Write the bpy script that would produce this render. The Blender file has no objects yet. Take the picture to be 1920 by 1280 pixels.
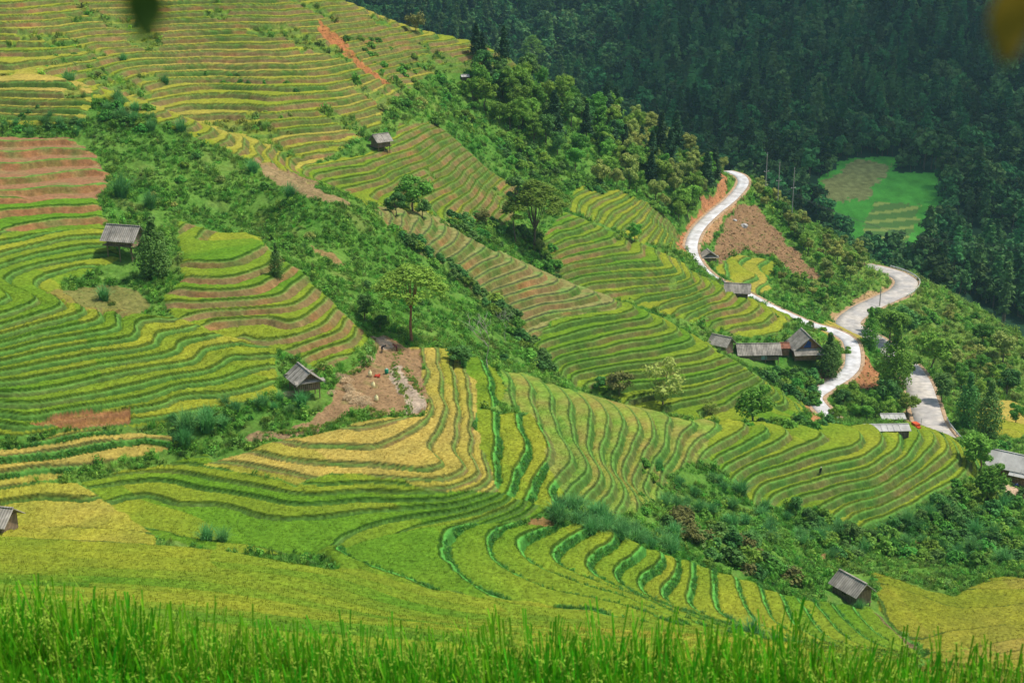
import bpy, bmesh, math, random
import numpy as np
from mathutils import Vector, Matrix, Euler
R = math.radians
random.seed(7); RNG = np.random.default_rng(7)
SC = bpy.context.scene
COL = SC.collection

# ------------------------------------------------------------------ camera
FPX = 2667.0; PITCH = 17.48
cam_d = bpy.data.cameras.new('camera'); cam_d.sensor_width = 36.0; cam_d.lens = 36.0*FPX/1920.0
cam_d.clip_start = 0.05; cam_d.clip_end = 9000
cam = bpy.data.objects.new('camera', cam_d); COL.objects.link(cam)
cam.rotation_euler = (R(90-PITCH), 0, 0); cam.location = (0, 0, 0)
cam_d.dof.use_dof = True; cam_d.dof.focus_distance = 190.0; cam_d.dof.aperture_fstop = 6.3
SC.camera = cam

# ------------------------------------------------------------------ world, sun, exposure
SUN_EL, SUN_AZ = 64.0, 84.0        # azimuth clockwise from +Y (view direction)
w = bpy.data.worlds.new('World'); SC.world = w; w.use_nodes = True
nt = w.node_tree; bg = nt.nodes['Background']
sky = nt.nodes.new('ShaderNodeTexSky'); sky.sky_type = 'NISHITA'; sky.sun_disc = False
sky.sun_elevation = R(SUN_EL); sky.sun_rotation = R(SUN_AZ); sky.air_density = 1.3; sky.dust_density = 2.5
nt.links.new(sky.outputs[0], bg.inputs[0]); bg.inputs[1].default_value = 0.11
sd = bpy.data.lights.new('sun', 'SUN'); sd.energy = 3.3; sd.angle = R(4.0); sd.color = (1.0, 0.93, 0.80)
sun = bpy.data.objects.new('sun', sd); COL.objects.link(sun)
sdir = Vector((math.sin(R(SUN_AZ))*math.cos(R(SUN_EL)), math.cos(R(SUN_AZ))*math.cos(R(SUN_EL)), math.sin(R(SUN_EL))))
sun.rotation_euler = (-sdir).to_track_quat('-Z', 'Y').to_euler()
SC.view_settings.view_transform = 'Standard'; SC.view_settings.look = 'None'
SC.view_settings.exposure = 0.32; SC.view_settings.gamma = 1.0
SC.render.engine = 'CYCLES'
SC.cycles.max_bounces = 5; SC.cycles.diffuse_bounces = 3; SC.cycles.transparent_max_bounces = 6
SC.cycles.transmission_bounces = 3; SC.cycles.glossy_bounces = 2; SC.cycles.volume_bounces = 1

# ------------------------------------------------------------------ helpers
sp_, cp_ = math.sin(R(PITCH)), math.cos(R(PITCH))
def ray(x, y):
    u = 640.0-y
    return (x-960.0, FPX*cp_+u*sp_, -FPX*sp_+u*cp_)
def PZ(x, y, z):
    d = ray(x, y); s = z/d[2]
    return (d[0]*s, d[1]*s, z)
def PD(x, y, D):                     # rough distance -> level
    return PZ(x, y, -(y+200)/2667.0*D)
def project(X, Y, Z):
    zc = Y*cp_-Z*sp_; yc = Y*sp_+Z*cp_
    return 960+FPX*X/zc, 640-FPX*yc/zc
def hash2(ix, iy, seed=0):
    h = (ix.astype(np.int64)*374761393+iy.astype(np.int64)*668265263+seed*1442695041) & 0xffffffff
    h = ((h ^ (h >> 13))*1274126177) & 0xffffffff
    return ((h ^ (h >> 16)) & 0xffffff)/float(0x1000000)
def vnoise(x, y, seed=0):            # gradient noise, about -1..1
    ix = np.floor(x); iy = np.floor(y); fx = x-ix; fy = y-iy
    ux = fx*fx*fx*(fx*(fx*6-15)+10); uy = fy*fy*fy*(fy*(fy*6-15)+10)
    def g(dx, dy):
        a = hash2(ix+dx, iy+dy, seed)*2*math.pi
        return np.cos(a)*(fx-dx)+np.sin(a)*(fy-dy)
    n = (g(0,0)*(1-ux)+g(1,0)*ux)*(1-uy)+(g(0,1)*(1-ux)+g(1,1)*ux)*uy
    return n*1.5
def fbm(x, y, seed=0, o=3):
    s = 0; a = 1; t = 0
    for k in range(o):
        s = s+a*vnoise(x*2**k, y*2**k, seed+k*17); t += a; a *= .5
    return s/t
def sstep(a, b, x):
    t = np.clip((x-a)/(b-a), 0, 1); return t*t*(3-2*t)
def inpoly(px, py, poly):
    c = np.zeros(px.shape, bool); n = len(poly)
    for i in range(n):
        x1, y1 = poly[i]; x2, y2 = poly[(i+1) % n]
        if y1 == y2: continue
        m = ((y1 > py) != (y2 > py)) & (px < (x2-x1)*(py-y1)/(y2-y1)+x1)
        c ^= m
    return c

# ------------------------------------------------------------------ the lie of the land
CP = []
def contour(z, pts, org=(0, 0), sc=1.0):
    pts = [(org[0]+x/sc, org[1]+y/sc) for x, y in pts]
    for i in range(len(pts)):
        CP.append(PZ(pts[i][0], pts[i][1], z))
        if i+1 < len(pts):
            (a, b), (c, d) = pts[i], pts[i+1]
            n = int(math.hypot(c-a, d-b)/45)
            for k in range(1, n+1):
                t = k/(n+1.0); CP.append(PZ(a+(c-a)*t, b+(d-b)*t, z))
def pts(L):
    for x, y, D in L: CP.append(PD(x, y, D))
def ptz(L):
    for x, y, z in L: CP.append(PZ(x, y, z))
def ptw(L):
    for p in L: CP.append(p)
# near shoulder and the terraces under it
ptz([(-250,1095,-58),(-250,1010,-68),(0,1095,-60),(0,1050,-66),(0,1010,-70),(200,1095,-61),(200,1060,-66),(200,1018,-70.5),(400,1090,-63),(400,1030,-71),(620,1090,-67.5),(600,1063,-71.3),
     (800,1110,-72),(1000,1132,-74),(1300,1180,-77.3),(1500,1218,-81),(1700,1255,-85)])
ptw([(-60,60,-36),(-25,60,-37),(0,60,-38),(25,60,-40),(60,60,-43),(-60,90,-46),(-25,90,-49),(0,90,-51),(25,92,-54),(60,90,-57),(0,35,-25),(-40,35,-24),(40,35,-28),
     (-90,90,-42),(100,90,-58),(20,115,-65),(40,118,-69),(65,120,-73),(-10,115,-63)])
c2 = ((640,850), 2.977); c3 = ((1280,850), 2.977); c4 = ((0,430), 2.977); c5 = ((640,430), 2.977); c6 = ((1300,560), 4.74); c7 = ((1600,660), 4.266)
contour(-71.9, [(720,1040),(718,1075)]); contour(-72.4, [(778,1030),(782,1085)])
contour(-73, [(875,1000),(855,1050),(878,1098)]); contour(-74, [(932,1001),(905,1038),(925,1078),(960,1105)])
contour(-75.2, [(962,1011),(976,1055),(1010,1083),(1060,1108)])
contour(-76.4, [(1053,1015),(1023,1051),(1040,1067),(1077,1088),(1144,1115),(1235,1142)])
contour(-77.8, [(1137,1025),(1087,1065),(1110,1092),(1180,1118)])
contour(-79.2, [(1224,1045),(1157,1078),(1154,1099),(1177,1119),(1245,1145),(1330,1170)])
contour(-80.5, [(1258,1058),(1204,1092),(1208,1129)]); contour(-81.7, [(1278,1085),(1245,1119),(1251,1140)])
contour(-82.8, [(1297,1072),(1283,1115),(1290,1152)]); contour(-84, [(1344,1092),(1330,1135),(1340,1165)])
contour(-85, [(1381,1105),(1387,1152),(1410,1180)]); contour(-86.2, [(1431,1115),(1445,1159),(1470,1195)])
contour(-87.4, [(1468,1142),(1485,1186)]); contour(-88.6, [(1495,1122),(1539,1203)])
contour(-90, [(1545,1146),(1599,1213)]); contour(-91.5, [(1582,1152),(1650,1220)]); contour(-93.3, [(1643,1159),(1717,1223)])
ptz([(1600,1118,-92),(1540,1105,-91),(1800,1130,-94.5),(1900,1160,-94),(1800,1200,-93),(1920,1240,-91),(2050,1200,-92),(1740,1100,-94.5),(1680,1080,-95),(1920,1085,-96),(2080,1085,-97),
     (1830,1090,-96)])
# bowl of paddies
ptz([(700,950,-71.2),(600,1000,-71.3),(800,960,-71.6),(500,980,-71.2),(300,900,-70.8),(450,940,-71),(850,985,-72.6),(300,970,-71.2),(150,960,-71),(10,985,-72),(0,950,-71),(-150,960,-69),
     (600,905,-69.3),(500,870,-68.7),(650,850,-68.4),(400,880,-69.4),(200,860,-69.5),(60,880,-69.2),(0,850,-68.5),(-150,850,-68),(920,960,-72.8),(1000,965,-75)])
# ravine below the long spur
ptz([(1300,1000,-84),(1150,980,-80),(1050,965,-77),(1450,1070,-89),(1500,1000,-92),(1220,1010,-80),(1400,1020,-88),(1540,1060,-93),(1650,1040,-100),(1620,1010,-100.5),(1750,1050,-101),
     (1800,1000,-102),(1900,1000,-104),(1900,950,-104),(1850,1050,-99.5),(1920,1060,-99),(1700,1065,-97.5),(1400,960,-91),(1300,950,-88),(1200,940,-84),(1560,1070,-96)])
# long spur: crest and contours
ptz([(850,670,-69),(950,700,-72),(1050,735,-75.5),(1150,765,-79),(1280,790,-83),(1400,800,-86),(1480,815,-88.5),(1560,812,-90),(1650,808,-92),(1740,810,-94.5),(1800,835,-98),(1830,870,-101),
     (1120,900,-76.5),(1150,900,-78),(1200,900,-81),(1250,900,-83.5),(1300,900,-85.7),(1350,900,-88),(1400,900,-90),(1040,945,-73.5),(1150,830,-78.5),(1250,850,-82.3)])
contour(-68.3, [(803,690),(825,765),(790,806),(745,838),(750,860),(800,890)]); contour(-68.9, [(832,690),(848,770),(820,815),(790,850),(810,880),(850,905)])
contour(-69.6, [(862,690),(870,760),(888,820),(870,865),(915,908)]); contour(-73.2, [(985,715),(1000,790),(1020,870),(1040,940)])
contour(-76, [(1065,740),(1080,820),(1115,895)]); contour(-71.2, [(920,700),(935,760),(905,830),(930,900),(955,930)])
contour(-93, [(1689,822),(1687,855),(1659,885),(1626,897)]); contour(-96.5, [(1783,847),(1764,878),(1741,901),(1720,920),(1620,960)])
contour(-98.6, [(1750,925),(1717,937),(1676,960),(1640,991)]); contour(-90, [(1565,826),(1500,870),(1420,890)])
contour(-87, [(1440,815),(1400,850),(1340,880)]); contour(-95, [(1560,955),(1500,962)])
ptw([(110,262,-104),(80,262,-101),(50,255,-97),(130,262,-107)])
# threshing floor shelf, hut shelf
ptz([(700,645,-66.6),(740,770,-66.8),(800,775,-67.5),(650,700,-66.8),(620,745,-67),(790,690,-67.2),(568,712,-66.6),(520,810,-67.6),(350,790,-68.2),(600,790,-67.6),(430,820,-68.7),(720,680,-66.7),(700,760,-66.6),(250,830,-68.7),
     (650,668,-65.2),(650,650,-64.8),(660,690,-66.6)])
# left amphitheatre
contour(-65.6, [(590,1100),(1200,990),(1500,905),(1530,835)], *c4)
contour(-64.68, [(0,1130),(400,1050),(740,985),(1100,900),(1330,840),(1350,810),(1300,740),(1480,650)], *c4)
contour(-63.75, [(0,1040),(400,960),(800,880),(1150,800),(1200,770),(1150,690),(1250,645),(1400,600)], *c4)
contour(-62.9, [(0,960),(400,880),(800,790),(1050,740),(1060,720),(1010,665),(1100,620),(1240,570)], *c4)
contour(-61.98, [(0,890),(400,800),(850,710),(940,685),(900,610),(1000,570),(1150,530)], *c4)
contour(-61.06, [(0,830),(400,730),(780,650),(845,630),(790,570),(1000,500)], *c4)
contour(-60.21, [(0,750),(400,660),(730,590),(690,530),(770,500)], *c4)
contour(-59.29, [(0,680),(400,590),(640,540),(560,470)], *c4)
contour(-57.51, [(0,600),(350,490),(440,455),(260,350),(200,320),(400,240),(680,195)], *c4)
contour(-56.51, [(0,310),(80,280),(130,240),(640,140)], *c4)
contour(-55.59, [(0,200),(490,100)], *c4); contour(-54.51, [(0,110),(530,20)], *c4)
contour(-56.21, [(1010,150),(1250,110),(1430,90)], *c4); contour(-57.9, [(1000,430),(1300,330),(1520,250)], *c4)
contour(-59.82, [(1200,520),(1550,400),(1650,330)], *c4); contour(-61.21, [(1430,580),(1700,460),(1790,410)], *c4)
contour(-62.52, [(1640,620),(1840,500),(1890,450)], *c4); contour(-64.29, [(1560,780),(1900,640),(2000,590)], *c4)
ptz([(150,550,-58.36),(235,465,-55.28),(-200,640,-56.36),(-200,800,-63.29),(-200,470,-51.74),(-200,300,-48.0),(-200,100,-35.0),(-200,0,-26.0),(280,560,-59.13)])
pts([(0,400,230),(100,400,232),(180,380,237),(0,340,241),(150,330,249),(0,280,254),(120,270,259),(0,240,264),(100,180,271),(0,180,271),(0,110,299),(0,0,328),(150,110,302),(150,165,273),(283,208,267),(360,248,266),(460,296,261),
     (570,340,241),(640,380,244),(200,300,254),(300,400,238),(400,400,245),(500,450,242),(350,470,228),(300,190,302),(450,270,286),(600,330,281),(200,180,292),(540,310,281),
     (0,50,314),(250,50,334),(250,0,346),(250,110,321),(400,170,315),(330,230,296)])
# the ravine slope
pts([(700,500,235),(800,560,237),(800,620,222),(900,600,240),(1000,680,240),(1055,728,238),(900,670,226),(850,640,222),(620,480,234),(700,600,217),(600,400,242),(750,470,247),(640,540,222),(560,460,232),
     (720,400,262),(860,500,258),(970,600,255),(1080,720,248),(1190,778,244),(1330,797,246),(1500,800,264),(680,390,250)])
# middle spurs
ptz([(760,400,-61),(860,445,-65.3),(960,500,-70.3),(1060,545,-74.6),(1140,570,-77.2),(1230,610,-81),(1330,660,-85.7),(1420,710,-90),(1510,768,-96)])
contour(-78.6, [(1630,455),(1400,500),(1040,580)], *c5); contour(-81, [(1810,545),(1480,610),(1180,710)], *c5)
contour(-82.3, [(1880,585),(1500,680),(1240,750)], *c5); contour(-85, [(250,470),(0,560)], *c6); contour(-86.3, [(400,560),(0,690)], *c6)
contour(-87.6, [(510,640),(0,800)], *c6); contour(-89, [(600,690),(0,890)], *c6); contour(-93, [(950,870),(700,1000)], *c6)
pts([(1060,400,325),(1180,460,325),(1300,520,322),(1400,565,320),(1480,605,318),(1010,540,295),(1200,560,305),(1350,610,308),(1440,640,305),(900,430,290),(980,480,292),(1050,480,305),
     (713,280,300),(860,330,310),(950,390,318),(700,330,285),(650,370,275),(800,390,288),(860,240,335),(920,320,335),(980,340,338),(1150,370,352),(1250,400,360),(1270,450,345),(1180,410,342),
     (880,150,365),(1000,170,392),(1100,190,410),(1200,240,418),(1300,300,425),(1350,330,430),(950,250,355),(1000,320,350),(1200,340,385),(1100,280,380),(1290,380,392),(1100,340,358),
     (720,150,335),(600,60,345),(800,200,338),(650,220,305),(500,0,350),(640,5,365),(700,30,370),(800,70,375),(960,110,380),(500,110,325),(500,200,300),(500,270,280),(850,100,368),(700,90,352)])
contour(-83, [(1056,527),(1190,510),(1262,508)])
# road country
ptz([(1390,325,-85),(1395,350,-86.2),(1350,390,-88.5),(1320,420,-90),(1290,460,-91.6),(1300,490,-92.6),(1330,520,-94),(1430,570,-96.4),(1500,605,-98),(1590,650,-100.4),(1600,690,-101),(1545,730,-102),(1550,780,-102.6),
     (1760,805,-105.5),(1735,750,-105.5),(1715,700,-105.3),(1660,650,-105),(1590,605,-104.8),(1640,570,-104.5),(1690,545,-104.2),(1700,525,-104),(1660,505,-103.6)])
pts([(1480,400,415),(1560,440,408),(1640,498,399),(1420,440,395),(1480,490,380),(1420,520,358),(1540,560,360),(1420,348,430),(1500,660,302),(1420,660,300),(1660,750,296),(1680,700,310),(1640,640,325),(1660,800,278),
     (1720,515,388),(1780,550,378),(1850,590,372),(1920,640,364),(2050,720,350),(1800,700,322),(1900,720,325),(1900,800,285),(1850,760,300),(1900,860,262),(1900,920,245),(1850,930,238),(2050,860,270),(2050,1000,235),(1480,770,274)])
# the far side of that ridge drops away
for _x, _y, _D in [(1660,497,402),(1725,512,392),(1780,548,382),(1850,592,374),(1920,640,366),(2050,720,352)]:
    _p = PD(_x, _y, _D); ptw([(_p[0]+5, _p[1]+16, _p[2]-11), (_p[0]+12, _p[1]+45, _p[2]-27), (_p[0]+20, _p[1]+85, _p[2]-36)])
# valley behind and the forested mountain
for X in (-120, -40, 40, 110, 160): ptw([(X, 480, -95-.12*abs(X+60))] if X < 50 else [(X, 500, -136)])
ptw([(-200,460,-45),(-260,600,-90),(-100,600,-118),(20,620,-138),(200,500,-143),(120,540,-143),(260,480,-146),(330,470,-150),(-400,500,-60),(-300,380,-20),(-200,350,-15),(-180,400,-22),(-100,440,-52)])
pts([(1600,350,640),(1700,400,610),(1650,460,575),(1500,330,640),(1850,520,540),(1900,600,495),(1200,200,820),(1100,100,950),(960,60,1000),(1300,200,800),(1900,300,700),(1900,100,880),(1300,0,1080),(1900,0,1000),
     (1300,-190,1350),(1900,-190,1300),(700,-190,1400),(2400,-190,1300),(2400,100,850),(2400,400,600),(0,-190,1400),(700,0,1100)])
ptw([(0,1800,160),(700,1800,160),(-700,1800,160),(1200,1800,180),(-900,1200,0),(1100,700,-60),(900,400,-100),(400,250,-108),(300,150,-95),(-300,150,-40),(-200,60,-25),(200,60,-60),(-500,700,-40)])

CP = np.array(CP)
def tps_fit(P, lam):
    S = 100.0
    xy = P[:, :2]/S; n = len(P)
    d2 = ((xy[:, None]-xy[None])**2).sum(2)
    K = .5*d2*np.log(d2+1e-12); K[np.diag_indices(n)] = lam
    A = np.zeros((n+3, n+3)); A[:n, :n] = K; A[:n, n] = 1; A[:n, n+1:] = xy; A[n, :n] = 1; A[n+1:, :n] = xy.T
    b = np.zeros(n+3); b[:n] = P[:, 2]
    return xy, np.linalg.solve(A, b), S
_xy, _w, _S = tps_fit(CP, 0.004)
def tps_eval(X, Y):
    x = X.ravel()/_S; y = Y.ravel()/_S; out = np.empty(x.size); n = len(_xy)
    for i in range(0, x.size, 20000):
        a = x[i:i+20000, None]; b = y[i:i+20000, None]
        d2 = (a-_xy[None, :, 0])**2+(b-_xy[None, :, 1])**2
        out[i:i+20000] = (.5*d2*np.log(d2+1e-12))@_w[:n]+_w[n]+_w[n+1]*a[:, 0]+_w[n+2]*b[:, 0]
    return out.reshape(X.shape)
# two lookup grids (fine near, coarse far)
class Grid:
    def __init__(s, x0, x1, y0, y1, d):
        s.x0, s.y0, s.d = x0, y0, d
        gx = np.arange(x0, x1+d, d); gy = np.arange(y0, y1+d, d)
        X, Y = np.meshgrid(gx, gy); s.H = tps_eval(X, Y); s.ny, s.nx = s.H.shape
    def __call__(s, X, Y):
        u = np.clip((X-s.x0)/s.d, 1, s.nx-3.001); v = np.clip((Y-s.y0)/s.d, 1, s.ny-3.001)
        i = np.floor(u).astype(int); j = np.floor(v).astype(int); fu = u-i; fv = v-j
        def wts(f): return (-.5*f+f*f-.5*f**3, 1-2.5*f*f+1.5*f**3, .5*f+2*f*f-1.5*f**3, -.5*f*f+.5*f**3)
        wu = wts(fu); wv = wts(fv); r = 0
        for b in range(4):
            row = 0
            for a in range(4): row = row+wu[a]*s.H[j-1+b, i-1+a]
            r = r+wv[b]*row
        return r
GN_ = Grid(-240, 260, 40, 520, 2.5)
GF_ = Grid(-1300, 1400, -100, 2500, 20.0)

def polyline_dist(X, Y, P):
    """distance to a 3-D polyline in plan, level at the nearest point"""
    best = np.full(X.shape, 1e9); lev = np.zeros(X.shape)
    for (a, b) in zip(P[:-1], P[1:]):
        dx, dy = b[0]-a[0], b[1]-a[1]; L = dx*dx+dy*dy+1e-9
        t = np.clip(((X-a[0])*dx+(Y-a[1])*dy)/L, 0, 1)
        d = np.hypot(X-(a[0]+t*dx), Y-(a[1]+t*dy)); m = d < best
        best = np.where(m, d, best); lev = np.where(m, a[2]+t*(b[2]-a[2]), lev)
    return best, lev
def smooth_line(P, n=8):
    P = [np.array(p, float) for p in P]; out = []
    for i in range(len(P)-1):
        p0 = P[max(i-1, 0)]; p1 = P[i]; p2 = P[i+1]; p3 = P[min(i+2, len(P)-1)]
        for k in range(n):
            t = k/n
            out.append(.5*((2*p1)+(-p0+p2)*t+(2*p0-5*p1+4*p2-p3)*t*t+(-p0+3*p1-3*p2+p3)*t**3))
    out.append(P[-1]); return [tuple(p) for p in out]
ROAD_W = [  # name, half width, centre line
 ('concrete_road', 1.7, smooth_line([PZ(1362,321,-84.9),PZ(1386,329,-85),PZ(1393,345,-86),PZ(1372,372,-87.6),PZ(1338,400,-89.2),PZ(1310,428,-90.6),PZ(1297,455,-91.5),PZ(1299,480,-92.3),PZ(1318,508,-93.6),PZ(1350,530,-94.6),
      PZ(1400,553,-95.6),PZ(1440,574,-96.6),PZ(1480,592,-97.6),PZ(1520,608,-98.6),PZ(1565,622,-99.5),PZ(1594,642,-100.2),PZ(1599,680,-101),PZ(1585,703,-101.4),PZ(1548,727,-102),PZ(1527,744,-102.1),PZ(1540,765,-102.4),PZ(1560,785,-102.8)])),
 ('asphalt_road', 3.1, smooth_line([PZ(1800,860,-105.6),PZ(1748,800,-105.5),PZ(1731,750,-105.5),PZ(1713,705,-105.3),PZ(1672,660,-105),PZ(1618,625,-104.9),PZ(1590,605,-104.8),PZ(1618,580,-104.6),PZ(1660,560,-104.4),PZ(1690,545,-104.2),
      PZ(1699,528,-104),PZ(1680,514,-103.8),PZ(1655,506,-103.6),PZ(1620,498,-103.6)])),
]
def land(X, Y):
    """base level of the ground, without the terrace steps"""
    z = np.where(Y < 45, GF_(X, Y), 0.0)
    zn = GN_(X, Y); zf = GF_(X, Y)
    inn = sstep(-235, -215, X)*(1-sstep(235, 255, X))*sstep(45, 60, Y)*(1-sstep(490, 515, Y))
    z = zn*inn+zf*(1-inn)
    # the paddy in front of the camera and the bank below the photographer
    edge = 5.95-.11*X+.08*np.sin(X*1.6)
    zp = np.where(Y > 4.0, -4.1, np.clip(-1.7-(Y-1.0)*.8, -4.1, -1.7))
    k = sstep(0, 16, Y-edge)
    zt = zp*(1-k)+z*k-2.5*sstep(0, .8, Y-edge)*(1-k)
    z = np.where(Y < edge+16, zt, z)
    return z
def land_roads(X, Y, z):
    bench = np.zeros(X.shape)
    for nm, hw, P in ROAD_W:
        d, lev = polyline_dist(X, Y, P)
        k = 1-sstep(hw+.6, hw+3.2, d); z = z*(1-k)+(lev-.12)*k
        bench = np.maximum(bench, 1-sstep(hw+.2, hw+1.0, d))
    return z, bench
def hit(px, py, d0=60., d1=1500.):
    """point of the ground under a pixel"""
    dx, dy, dz = ray(px, py)
    D = np.arange(d0, d1, .5); X = dx/dy*D; Z = dz/dy*D
    g, _ = land_roads(X, D, land(X, D))
    i = np.argmax(Z < g)
    return (float(X[i]), float(D[i]), float(g[i]))
def ground(x, y):
    a = np.array([float(x)]); b = np.array([float(y)])
    return float(land_roads(a, b, land(a, b))[0][0])
# ==END-LAND
# ------------------------------------------------------------------ materials
MATS = {}
def mat(name, col, *a, **k):
    return _mat(name, col, *a, **k)
def _mat(name, col, rough=.8, var=.25, scale=3.0, bump=0.0, attr=None, trans=0.0, objvar=0.0, spec=.08, stripes=None, c2=None, hue=0.0):
    if name in MATS: return MATS[name]
    m = bpy.data.materials.new(name); m.use_nodes = True; n = m.node_tree; L = n.links
    p = n.nodes['Principled BSDF']; p.inputs['Roughness'].default_value = rough
    p.inputs['Specular IOR Level'].default_value = spec
    tc = n.nodes.new('ShaderNodeTexCoord')
    if attr:
        a = n.nodes.new('ShaderNodeAttribute'); a.attribute_name = attr; src = a.outputs['Color']
        if attr == 'tint': a.attribute_type = 'INSTANCER'
    else:
        rgb = n.nodes.new('ShaderNodeRGB'); rgb.outputs[0].default_value = (*col, 1); src = rgb.outputs[0]
    nz = n.nodes.new('ShaderNodeTexNoise'); nz.inputs['Scale'].default_value = scale; nz.inputs['Detail'].default_value = 4
    L.new(tc.outputs['Object'], nz.inputs['Vector'])
    if c2:
        mx = n.nodes.new('ShaderNodeMix'); mx.data_type = 'RGBA'
        cr = n.nodes.new('ShaderNodeMapRange'); cr.inputs[1].default_value = .42; cr.inputs[2].default_value = .6
        n2 = n.nodes.new('ShaderNodeTexNoise'); n2.inputs['Scale'].default_value = scale*.35; n2.inputs['Detail'].default_value = 6
        L.new(tc.outputs['Object'], n2.inputs['Vector']); L.new(n2.outputs['Fac'], cr.inputs[0]); L.new(cr.outputs[0], mx.inputs[0])
        L.new(src, mx.inputs[6]); mx.inputs[7].default_value = (*c2, 1); src = mx.outputs[2]
    mr = n.nodes.new('ShaderNodeMapRange'); mr.inputs[1].default_value = .3; mr.inputs[2].default_value = .7
    mr.inputs[3].default_value = 1-var; mr.inputs[4].default_value = 1+var
    L.new(nz.outputs['Fac'], mr.inputs[0]); val = mr.outputs[0]
    if objvar:
        oi = n.nodes.new('ShaderNodeObjectInfo'); m2 = n.nodes.new('ShaderNodeMapRange')
        m2.inputs[3].default_value = 1-objvar; m2.inputs[4].default_value = 1+objvar
        L.new(oi.outputs['Random'], m2.inputs[0]); mu = n.nodes.new('ShaderNodeMath'); mu.operation = 'MULTIPLY'
        L.new(val, mu.inputs[0]); L.new(m2.outputs[0], mu.inputs[1]); val = mu.outputs[0]
        hs = n.nodes.new('ShaderNodeHueSaturation'); m3 = n.nodes.new('ShaderNodeMapRange')
        m3.inputs[3].default_value = .5-hue; m3.inputs[4].default_value = .5+hue*.6
        wn = n.nodes.new('ShaderNodeTexWhiteNoise'); wn.noise_dimensions = '1D'; L.new(oi.outputs['Random'], wn.inputs['W'])
        L.new(wn.outputs['Value'], m3.inputs[0]); L.new(m3.outputs[0], hs.inputs['Hue']); L.new(src, hs.inputs['Color']); src = hs.outputs[0]
    if stripes:
        wv = n.nodes.new('ShaderNodeTexWave'); wv.bands_direction = stripes[0]; wv.inputs['Scale'].default_value = stripes[1]
        wv.inputs['Distortion'].default_value = stripes[3] if len(stripes) > 3 else .6; wv.inputs['Detail Scale'].default_value = 3
        L.new(tc.outputs['Object'], wv.inputs['Vector'])
        m4 = n.nodes.new('ShaderNodeMapRange'); m4.inputs[3].default_value = 1-stripes[2]; m4.inputs[4].default_value = 1.0
        L.new(wv.outputs['Fac'], m4.inputs[0]); mu = n.nodes.new('ShaderNodeMath'); mu.operation = 'MULTIPLY'
        L.new(val, mu.inputs[0]); L.new(m4.outputs[0], mu.inputs[1]); val = mu.outputs[0]
    vm = n.nodes.new('ShaderNodeVectorMath'); vm.operation = 'SCALE'
    L.new(src, vm.inputs[0]); L.new(val, vm.inputs['Scale']); L.new(vm.outputs[0], p.inputs['Base Color'])
    if bump:
        b = n.nodes.new('ShaderNodeBump'); b.inputs['Strength'].default_value = bump; b.inputs['Distance'].default_value = .25
        L.new(nz.outputs['Fac'], b.inputs['Height']); L.new(b.outputs[0], p.inputs['Normal'])
    if trans:
        tr = n.nodes.new('ShaderNodeBsdfTranslucent'); L.new(vm.outputs[0], tr.inputs[0])
        ms = n.nodes.new('ShaderNodeMixShader'); ms.inputs[0].default_value = trans
        L.new(p.outputs[0], ms.inputs[1]); L.new(tr.outputs[0], ms.inputs[2])
        L.new(ms.outputs[0], n.nodes['Material Output'].inputs[0])
    MATS[name] = m; return m

# ------------------------------------------------------------------ field plan
def Zn(poly, D0, D1, h=1.15, ripe=.3, rb=.3, tread=0, can=.45, amp=1.0, rw=.6, rg=0, bund=1, br=1.0):
    return dict(poly=poly, D0=D0, D1=D1, h=h, ripe=ripe, rb=rb, tread=tread, can=can, amp=amp, rw=rw, rg=rg, bund=bund, br=br)
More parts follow.
